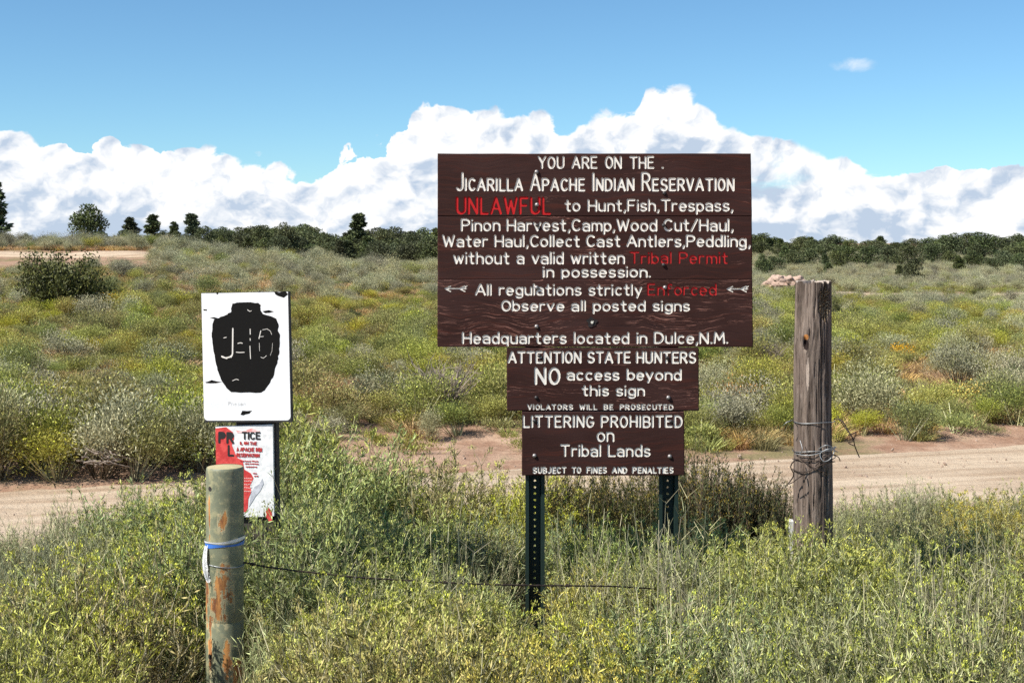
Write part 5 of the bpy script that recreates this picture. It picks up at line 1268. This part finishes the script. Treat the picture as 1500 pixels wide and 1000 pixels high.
behind = lambda px, y, z, h: 655 < px < 1090 and 228 < HOR + (EYE - z - h) / y * F and HOR + (EYE - z) / y * F < 505
cand2 = []; grid_ = {}
for c in sorted(cand, key=lambda c: -c[3]):
    g_ = (int(c[1] // 1.2), int(c[2] // 1.2)); sp_ = .62 * c[3] * (1.35 if c[0] == 'sage' else 1.0) * (.45 if c[2] < 15.5 else 1)
    if any(math.hypot(c[1] - q[0], c[2] - q[1]) < sp_ for a in (-1, 0, 1) for b in (-1, 0, 1) for q in grid_.get((g_[0] + a, g_[1] + b), ())): continue
    grid_.setdefault(g_, []).append((c[1], c[2]))
    z = hz(c[1], c[2]); px = 750 + F * c[1] / c[2]
    if behind(px, c[2], z, c[3] * .8): cand2.append(c + (z, px, 0.0)); continue
    cand2.append(c + (z, px, c[3] / c[2] if -20 < px < 1520 else 0.0))
stuff_pts = {k: [] for k in hk}
for kd in ('sage', 'green', 'yellow', 'orange'):
    L_ = sorted([c for c in cand2 if c[0] == kd], key=lambda c: -c[6]); lim = {'sage': 260, 'green': 170, 'yellow': 120, 'orange': 40}[kd]
    for q, c in enumerate(L_):
        _, x, y, s, z, px, ap = c
        if q < lim and ap > 0:
            o = link(names[kd][0], hk[kd][q % len(hk[kd])]); o.location = (x, y, z - .02); o.rotation_euler = (random.gauss(0, .06), random.gauss(0, .06), random.uniform(0, 6.28))
            o.scale = (s * random.uniform(.9, 1.25), s * random.uniform(.9, 1.25), s * random.uniform(.8, 1.1))
            lb = ('big ' if s > .78 else 'small ' if s < .55 else '') + desc[kd] + ' ' + region(px, y); tag(o, lb, names[kd][1], lb)
        else: stuff_pts[kd].append((x, y, z - .02, s))
# ground cover nobody could count
def fill(kd, n, Y0, Y1, size, cond):
    xs, ys_ = rpt(n, Y0, Y1); zs = height(xs, ys_); d = ys_ - (11.6 + .28 * xs); n1 = fbm(xs, ys_, .12, 3, 31); n2 = fbm(xs, ys_, .5, 3, 41)
    for x, y, z, dd, a, b_ in zip(xs, ys_, zs, d, n1, n2):
        px = 750 + F * x / y
        if dd < 2.35 + .5 * (b_ - .3) or clear(px, y, x) or not cond(px, y, a, b_): continue
        stuff_pts[kd].append((x, y, z - .01, size * rng.uniform(.6, 1.35) * (1 + max(0, y - 30) * .006)))
fill('tuft', 15000, 14, 60, .62, lambda px, y, a, b_: (b_ > .44 or a > .56) and rng.uniform() < .7)
fill('dry', 21000, 14, 80, .75, lambda px, y, a, b_: b_ < .52 or rng.uniform() < .3 or (px < 650 and y > 38))
fill('low', 6500, 14, 75, .8, lambda px, y, a, b_: b_ > .46 and (y < 36 or a < .5 or px > 800))
fill('low', 6500, 60, 170, 1.3, lambda px, y, a, b_: px > 900 and b_ > .40)
fill('yellow', 700, 26, 62, .55, lambda px, y, a, b_: b_ > .45)
fill('sage', 6500, 95, 290, .85, lambda px, y, a, b_: px > 900 and (y > 145 or b_ > .5))
lab = {'sage': 'far-off sagebrush covering the slopes', 'green': 'smaller green brush scattered over the hillside', 'yellow': 'small yellow-green brush scattered over the hillside', 'orange': 'small orange-flowered plants on the hillside',
       'tuft': 'green grass tufts over the hillside', 'dry': 'dry straw-coloured grass over the hillside', 'low': 'low green ground plants over the hillside'}
nm_ = {'sage': 'distant_sagebrush', 'green': 'hillside_brush', 'yellow': 'hillside_brush', 'orange': 'hillside_flowers', 'tuft': 'hillside_grass', 'dry': 'dry_grass', 'low': 'ground_cover'}
for kd, pl in stuff_pts.items():
    if not pl: continue
    a = np.array(pl); n = len(a); s = a[:, 3]
    scatter(nm_[kd], lab[kd], 'grass' if kd in ('tuft', 'dry') else 'brush', hk[kd], a[:, :3], np.stack([s * rng.uniform(.9, 1.3, n), s * rng.uniform(.9, 1.3, n), s * rng.uniform(.75, 1.1, n)], 1),
            np.stack([rng.normal(0, .08, n), rng.normal(0, .08, n), rng.uniform(0, 6.28, n)], 1), rng.integers(0, len(hk[kd]), n))

# ================================================================== foreground brush
fg = {
 'green':  [make_bush(500 + k, .75, .42, 80, 6, 15) for k in range(4)],
 'silver': [make_bush(520 + k, .75, .42, 90, 6, 15, leafL=.040, leafW=.0030, flw=3, flfrac=.25, leafm=M['leaf_silver'], upright=.8, lean=.75) for k in range(3)],
 'dark':   [make_bush(540 + k, .80, .40, 100, 6, 16, leafL=.028, leafW=.0050, flw=8, flfrac=.9, leafm=M['leaf_shaded'], flm=M['bud_brown'], stm=M['stem_dark'], upright=1.0, lean=.7, flsize=.012) for k in range(2)],  # brown-budded brush with the sign's shade put into its leaf colour
 'yellow': [make_bush(560 + k, .70, .42, 80, 7, 12, flw=22, flfrac=.9, leafm=M['leaf_yellowgreen'], flsize=.0105) for k in range(3)],
 'gold':   [make_bush(580 + k, .70, .42, 80, 7, 10, flw=24, flfrac=.95, leafm=M['leaf_yellowgreen'], flm=M['flower_yellow'], flsize=.0105) for k in range(2)],
}
fdesc = {'green': 'green rabbitbrush', 'silver': 'silvery brush', 'dark': 'shade-darkened budded brush', 'yellow': 'yellow-tipped rabbitbrush', 'gold': 'golden-flowered rabbitbrush'}
fproto = {}
def where(px, Yd):
    a = 'front-row' if Yd < 4.3 else 'second-row' if Yd < 5.4 else 'back-row' if Yd > 6.4 else 'middle-row'
    b_ = ('at the left edge' if px < 110 else 'left of the pipe post' if px < 300 else 'beside the pipe post' if px < 430 else 'between pipe post and brown sign' if px < 700 else 'near the left steel post' if px < 830
          else 'between the two steel posts' if px < 960 else 'right of the steel posts' if px < 1110 else 'near the wooden post' if px < 1260 else 'right of the wooden post' if px < 1400 else 'at the right edge')
    return a, b_
def fbush(kd, px, Yd, top=None, h=None, wk=1.0):
    x = (px - 750) / F * Yd; z = hz(x, Yd)
    if h is None: h = EYE - (top - HOR) / F * Yd - z
    H0 = {'dark': .80, 'yellow': .70, 'gold': .70}.get(kd, .75)
    v = random.randrange(len(fg[kd])); key = (kd, v)
    if key not in fproto:
        r = empty('rabbitbrush' if kd != 'silver' else 'silver_brush')
        for nm, me in zip(('stems', 'foliage', 'flowers'), fg[kd][v]):
            if me: link(nm, me, r)['kind'] = 'stuff'
        fproto[key] = r
    else: r = copy_tree(fproto[key])
    s = h / (H0 * .90); ws = max(.55, min(1.25, s)) * wk
    r.location = (x, Yd, z); r.scale = (ws, ws, s); r.rotation_euler = (random.gauss(0, .07), random.gauss(0, .07), random.uniform(0, 6.28))
    lb = where(px, Yd)[0] + ' ' + fdesc[kd] + ' ' + where(px, Yd)[1]; return tag(r, lb, 'shrub', lb)
# the line of tops seen against the road, left to right
for kd, px, Yd, top in (('silver', -20, 6.2, 792), ('silver', 40, 6.4, 775), ('silver', 95, 6.3, 765), ('silver', 140, 6.8, 742), ('green', 185, 6.6, 735), ('yellow', 225, 6.9, 735), ('green', 262, 6.6, 725), ('yellow', 295, 6.9, 722),
        ('green', 385, 6.3, 735), ('green', 420, 6.5, 655), ('yellow', 452, 6.8, 640), ('green', 480, 6.5, 650), ('green', 515, 6.7, 705), ('silver', 552, 6.6, 730), ('yellow', 588, 6.7, 728), ('yellow', 625, 6.7, 682), ('green', 658, 6.7, 745),
        ('yellow', 700, 6.7, 740), ('green', 738, 6.7, 735), ('yellow', 760, 6.5, 715), ('gold', 815, 6.9, 705), ('dark', 850, 6.6, 708), ('dark', 895, 6.8, 703), ('dark', 925, 6.5, 720), ('dark', 965, 6.9, 700),
        ('dark', 1010, 6.8, 680), ('dark', 1045, 6.6, 690), ('dark', 1085, 6.7, 705), ('dark', 1120, 6.5, 722), ('dark', 1140, 6.7, 735), ('silver', 1240, 6.8, 738), ('green', 1280, 7.0, 728), ('silver', 1320, 7.0, 722),
        ('silver', 1360, 7.1, 718), ('green', 1400, 7.2, 722), ('gold', 1440, 6.8, 738), ('green', 1475, 7.1, 722), ('gold', 1500, 6.7, 735), ('silver', 1535, 7.0, 718)):
    fbush(kd, px, Yd, top)
# middle and front rows
for kd, px, Yd, top in (('silver', -10, 5.2, 830), ('silver', 60, 5.4, 815), ('silver', 125, 5.3, 805), ('yellow', 175, 5.6, 800), ('green', 215, 5.4, 790), ('yellow', 262, 5.6, 775), ('green', 295, 5.5, 790),
        ('silver', 20, 4.4, 880), ('green', 70, 4.3, 860), ('yellow', 140, 4.35, 840), ('green', 235, 5.0, 800), ('yellow', 50, 3.8, 930), ('silver', 20, 3.8, 940),
        ('green', 400, 5.6, 760), ('green', 440, 5.7, 740), ('green', 490, 5.6, 750), ('silver', 535, 5.7, 765), ('green', 580, 5.6, 760), ('green', 630, 5.8, 765), ('silver', 680, 5.7, 770), ('green', 730, 5.9, 765),
        ('green', 376, 5.0, 765), ('green', 392, 4.9, 752), ('silver', 410, 4.8, 850), ('silver', 460, 4.7, 850), ('green', 515, 4.85, 850), ('green', 570, 4.85, 855), ('green', 625, 4.85, 850), ('silver', 665, 4.95, 850),
        ('silver', 455, 4.1, 915), ('yellow', 560, 4.0, 895), ('yellow', 615, 4.1, 890), ('yellow', 665, 4.2, 895), ('yellow', 690, 4.1, 915), ('yellow', 515, 3.9, 935), ('yellow', 540, 3.6, 960), ('gold', 590, 3.5, 945), ('yellow', 650, 3.6, 960), ('green', 700, 5.05, 875),
        ('green', 845, 5.8, 775), ('green', 890, 5.7, 780), ('green', 935, 5.6, 785), ('yellow', 885, 5.0, 850), ('green', 920, 5.0, 850), ('green', 955, 5.0, 830), ('silver', 1000, 5.0, 820), ('green', 1010, 5.8, 765), ('green', 1060, 5.6, 790), ('yellow', 1100, 5.6, 795),
        ('green', 1050, 4.9, 840), ('green', 1100, 4.8, 850), ('yellow', 1145, 5.4, 800), ('yellow', 1165, 4.95, 805), ('green', 1205, 4.9, 798), ('yellow', 1235, 4.95, 805), ('green', 1235, 5.4, 800), ('silver', 1275, 5.8, 785), ('green', 1320, 5.7, 790), ('yellow', 1370, 5.8, 775), ('silver', 1410, 5.7, 790), ('green', 1450, 5.8, 780), ('yellow', 1495, 5.7, 790),
        ('green', 1150, 4.6, 875), ('silver', 1205, 4.7, 860), ('green', 1260, 4.6, 855), ('green', 1310, 4.7, 850), ('silver', 1360, 4.6, 850), ('yellow', 1410, 4.6, 845), ('green', 1460, 4.6, 850), ('green', 1510, 4.7, 850),
        ('yellow', 860, 4.0, 935), ('gold', 905, 3.9, 960), ('green', 950, 4.1, 905), ('green', 1000, 4.0, 915), ('green', 1060, 4.0, 920), ('silver', 1120, 3.9, 930), ('green', 1180, 3.9, 930), ('green', 1240, 3.9, 920), ('silver', 1300, 3.9, 920), ('green', 1360, 3.9, 925), ('green', 1420, 3.9, 915), ('silver', 1490, 3.9, 920), ('yellow', 840, 4.3, 930), ('gold', 750, 3.6, 985)):
    fbush(kd, px, Yd, top)
# grass and small stalks between the shrubs
ft = [grass_tuft(600 + k, .42, .20, 120, .0032, M['leaf_silver']) for k in range(2)] + [grass_tuft(610 + k, .34, .2, 110, .0030, M['grass_green']) for k in range(2)] + [grass_tuft(620, .38, .22, 70, .0026, M['grass_dry'])]
n = 650; yy = np.sqrt(rng.uniform(2.6 ** 2, 9.6 ** 2, n)); aa = rng.uniform(-.46, .46, n); xx = aa * yy
d = yy - (11.6 + .28 * xx); px_ = 750 + F * aa
ok = (d < -2.3 + (fbm(xx, yy, 1.2, 3, 61) - .5) * 1.2) & ~((px_ > 170) & (px_ < 330) & (yy < 5.0)) & ~((px_ > 270) & (px_ < 385) & (yy < 4.6)) & ~((px_ > 735) & (px_ < 835) & (yy < 5.6))
xx, yy = xx[ok], yy[ok]; n = len(xx); s = rng.uniform(.45, .85, n) * np.where(yy < 4.2, .8, 1); px_ = px_[ok]
scatter('foreground_grass', 'thin green and straw-coloured grass between the foreground shrubs', 'grass', ft, np.stack([xx, yy, height(xx, yy)], 1), np.stack([s, s, s], 1), np.stack([rng.normal(0, .1, n), rng.normal(0, .1, n), rng.uniform(0, 6.28, n)], 1),
        np.where(px_ < 280, rng.choice([0, 1, 1, 2], n), rng.choice([0, 1, 2, 3], n)))
# tall pale stalks standing through the brush
stalk = []
for q in range(2):
    rg = np.random.default_rng(700 + q); S = Soup()
    for k in range(9):
        b_ = np.array([rg.normal(0, .05), rg.normal(0, .05), -.02]); tdir = unit(np.array([rg.normal(0, .12), rg.normal(0, .12), 1])); L = rg.uniform(.5, .85); m_ = b_ + tdir * L * .5 + rg.normal(0, .015, 3); t_ = b_ + tdir * L + rg.normal(0, .03, 3)
        S.prisms(b_[None], m_[None], .0030, .0024, 0, rg); S.prisms(m_[None], t_[None], .0024, .0012, 0, rg)
        for j in range(5):
            c = m_ + (t_ - m_) * rg.uniform(0, 1); S.prisms(c[None], (c + unit(np.array([rg.normal(), rg.normal(), 1.2])) * .09)[None], .0014, .0007, 0, rg)
    stalk.append(S.mesh('stalks', [M['stem']]))
pts = []
for k in range(42):
    px = rng.choice([rng.uniform(940, 1120), rng.uniform(1230, 1520), rng.uniform(360, 760), rng.uniform(820, 960)], p=[.3, .45, .15, .1]); Yd = rng.uniform(3.9, 5.2); x = (px - 750) / F * Yd; pts.append((x, Yd, hz(x, Yd)))
n = len(pts); scatter('dry_stalks', 'tall bleached weed stalks standing through the foreground brush', 'stalks', stalk, np.array(pts), rng.uniform(.6, .85, (n, 1)) * np.ones((1, 3)), np.stack([rng.normal(0, .06, n), rng.normal(0, .06, n), rng.uniform(0, 6.28, n)], 1), rng.integers(0, 2, n))

# ------------------------------------------------------------------ tell look-alikes of one label apart by their order from left to right
ordn = ['leftmost', 'second from left', 'third from left', 'fourth from left', 'fifth from left', 'sixth from left', 'seventh from left', 'eighth from left', 'ninth from left', 'tenth from left', 'eleventh from left', 'twelfth from left']
bl = {}
for o in list(COL.objects):
    if o.parent is None and o.get('category') and o.get('group'): bl.setdefault(o['label'], []).append(o)
for lb in list(bl):
    L_ = bl[lb]
    if len(L_) > 8 and 'from left' not in lb:
        L_.sort(key=lambda o: o.location.y); h_ = len(L_) // 2; del bl[lb]
        for w_, S_ in (('nearer', L_[:h_]), ('farther', L_[h_:])):
            bl[w_ + ' ' + lb] = S_
            for o in S_: o['label'] = w_ + ' ' + lb
for lb, L_ in bl.items():
    n = len(L_)
    if n == 1 or n > 12: continue
    L_.sort(key=lambda o: o.location.x / o.location.y)
    for k, o in enumerate(L_):
        q = 'left of two, ' if n == 2 and k == 0 else 'right of two, ' if n == 2 else ('rightmost, ' if k == n - 1 else ordn[k] + ', ')
        o['label'] = q + lb

# pebbles and clods on the road and its verges
pb_me = []
for q in range(3):
    bm = bmesh.new(); bmesh.ops.create_icosphere(bm, subdivisions=1, radius=1)
    for v in bm.verts: v.co *= random.uniform(.7, 1.15); v.co.z *= .6
    pb_me.append(mesh_bm('pebble', bm, M['pebble']))
n = 1200; xx = rng.uniform(-9, 10, n); dd = rng.choice([-1.9, -.9, .1, 1.0, 2.1, 2.7], n, p=[.15, .1, .2, .1, .2, .25]) + rng.normal(0, .28, n); yy = 11.6 + .28 * xx + dd; s = rng.uniform(.004, .013, n) * rng.choice([1, 1, 1, 2.2], n)
scatter('pebbles', 'small stones and clods scattered along the dirt road', 'stones', pb_me, np.stack([xx, yy, height(xx, yy) + .03 * (abs(dd) < 2)], 1), s[:, None] * np.ones((1, 3)), rng.uniform(0, 6, (n, 3)), rng.integers(0, 3, n))
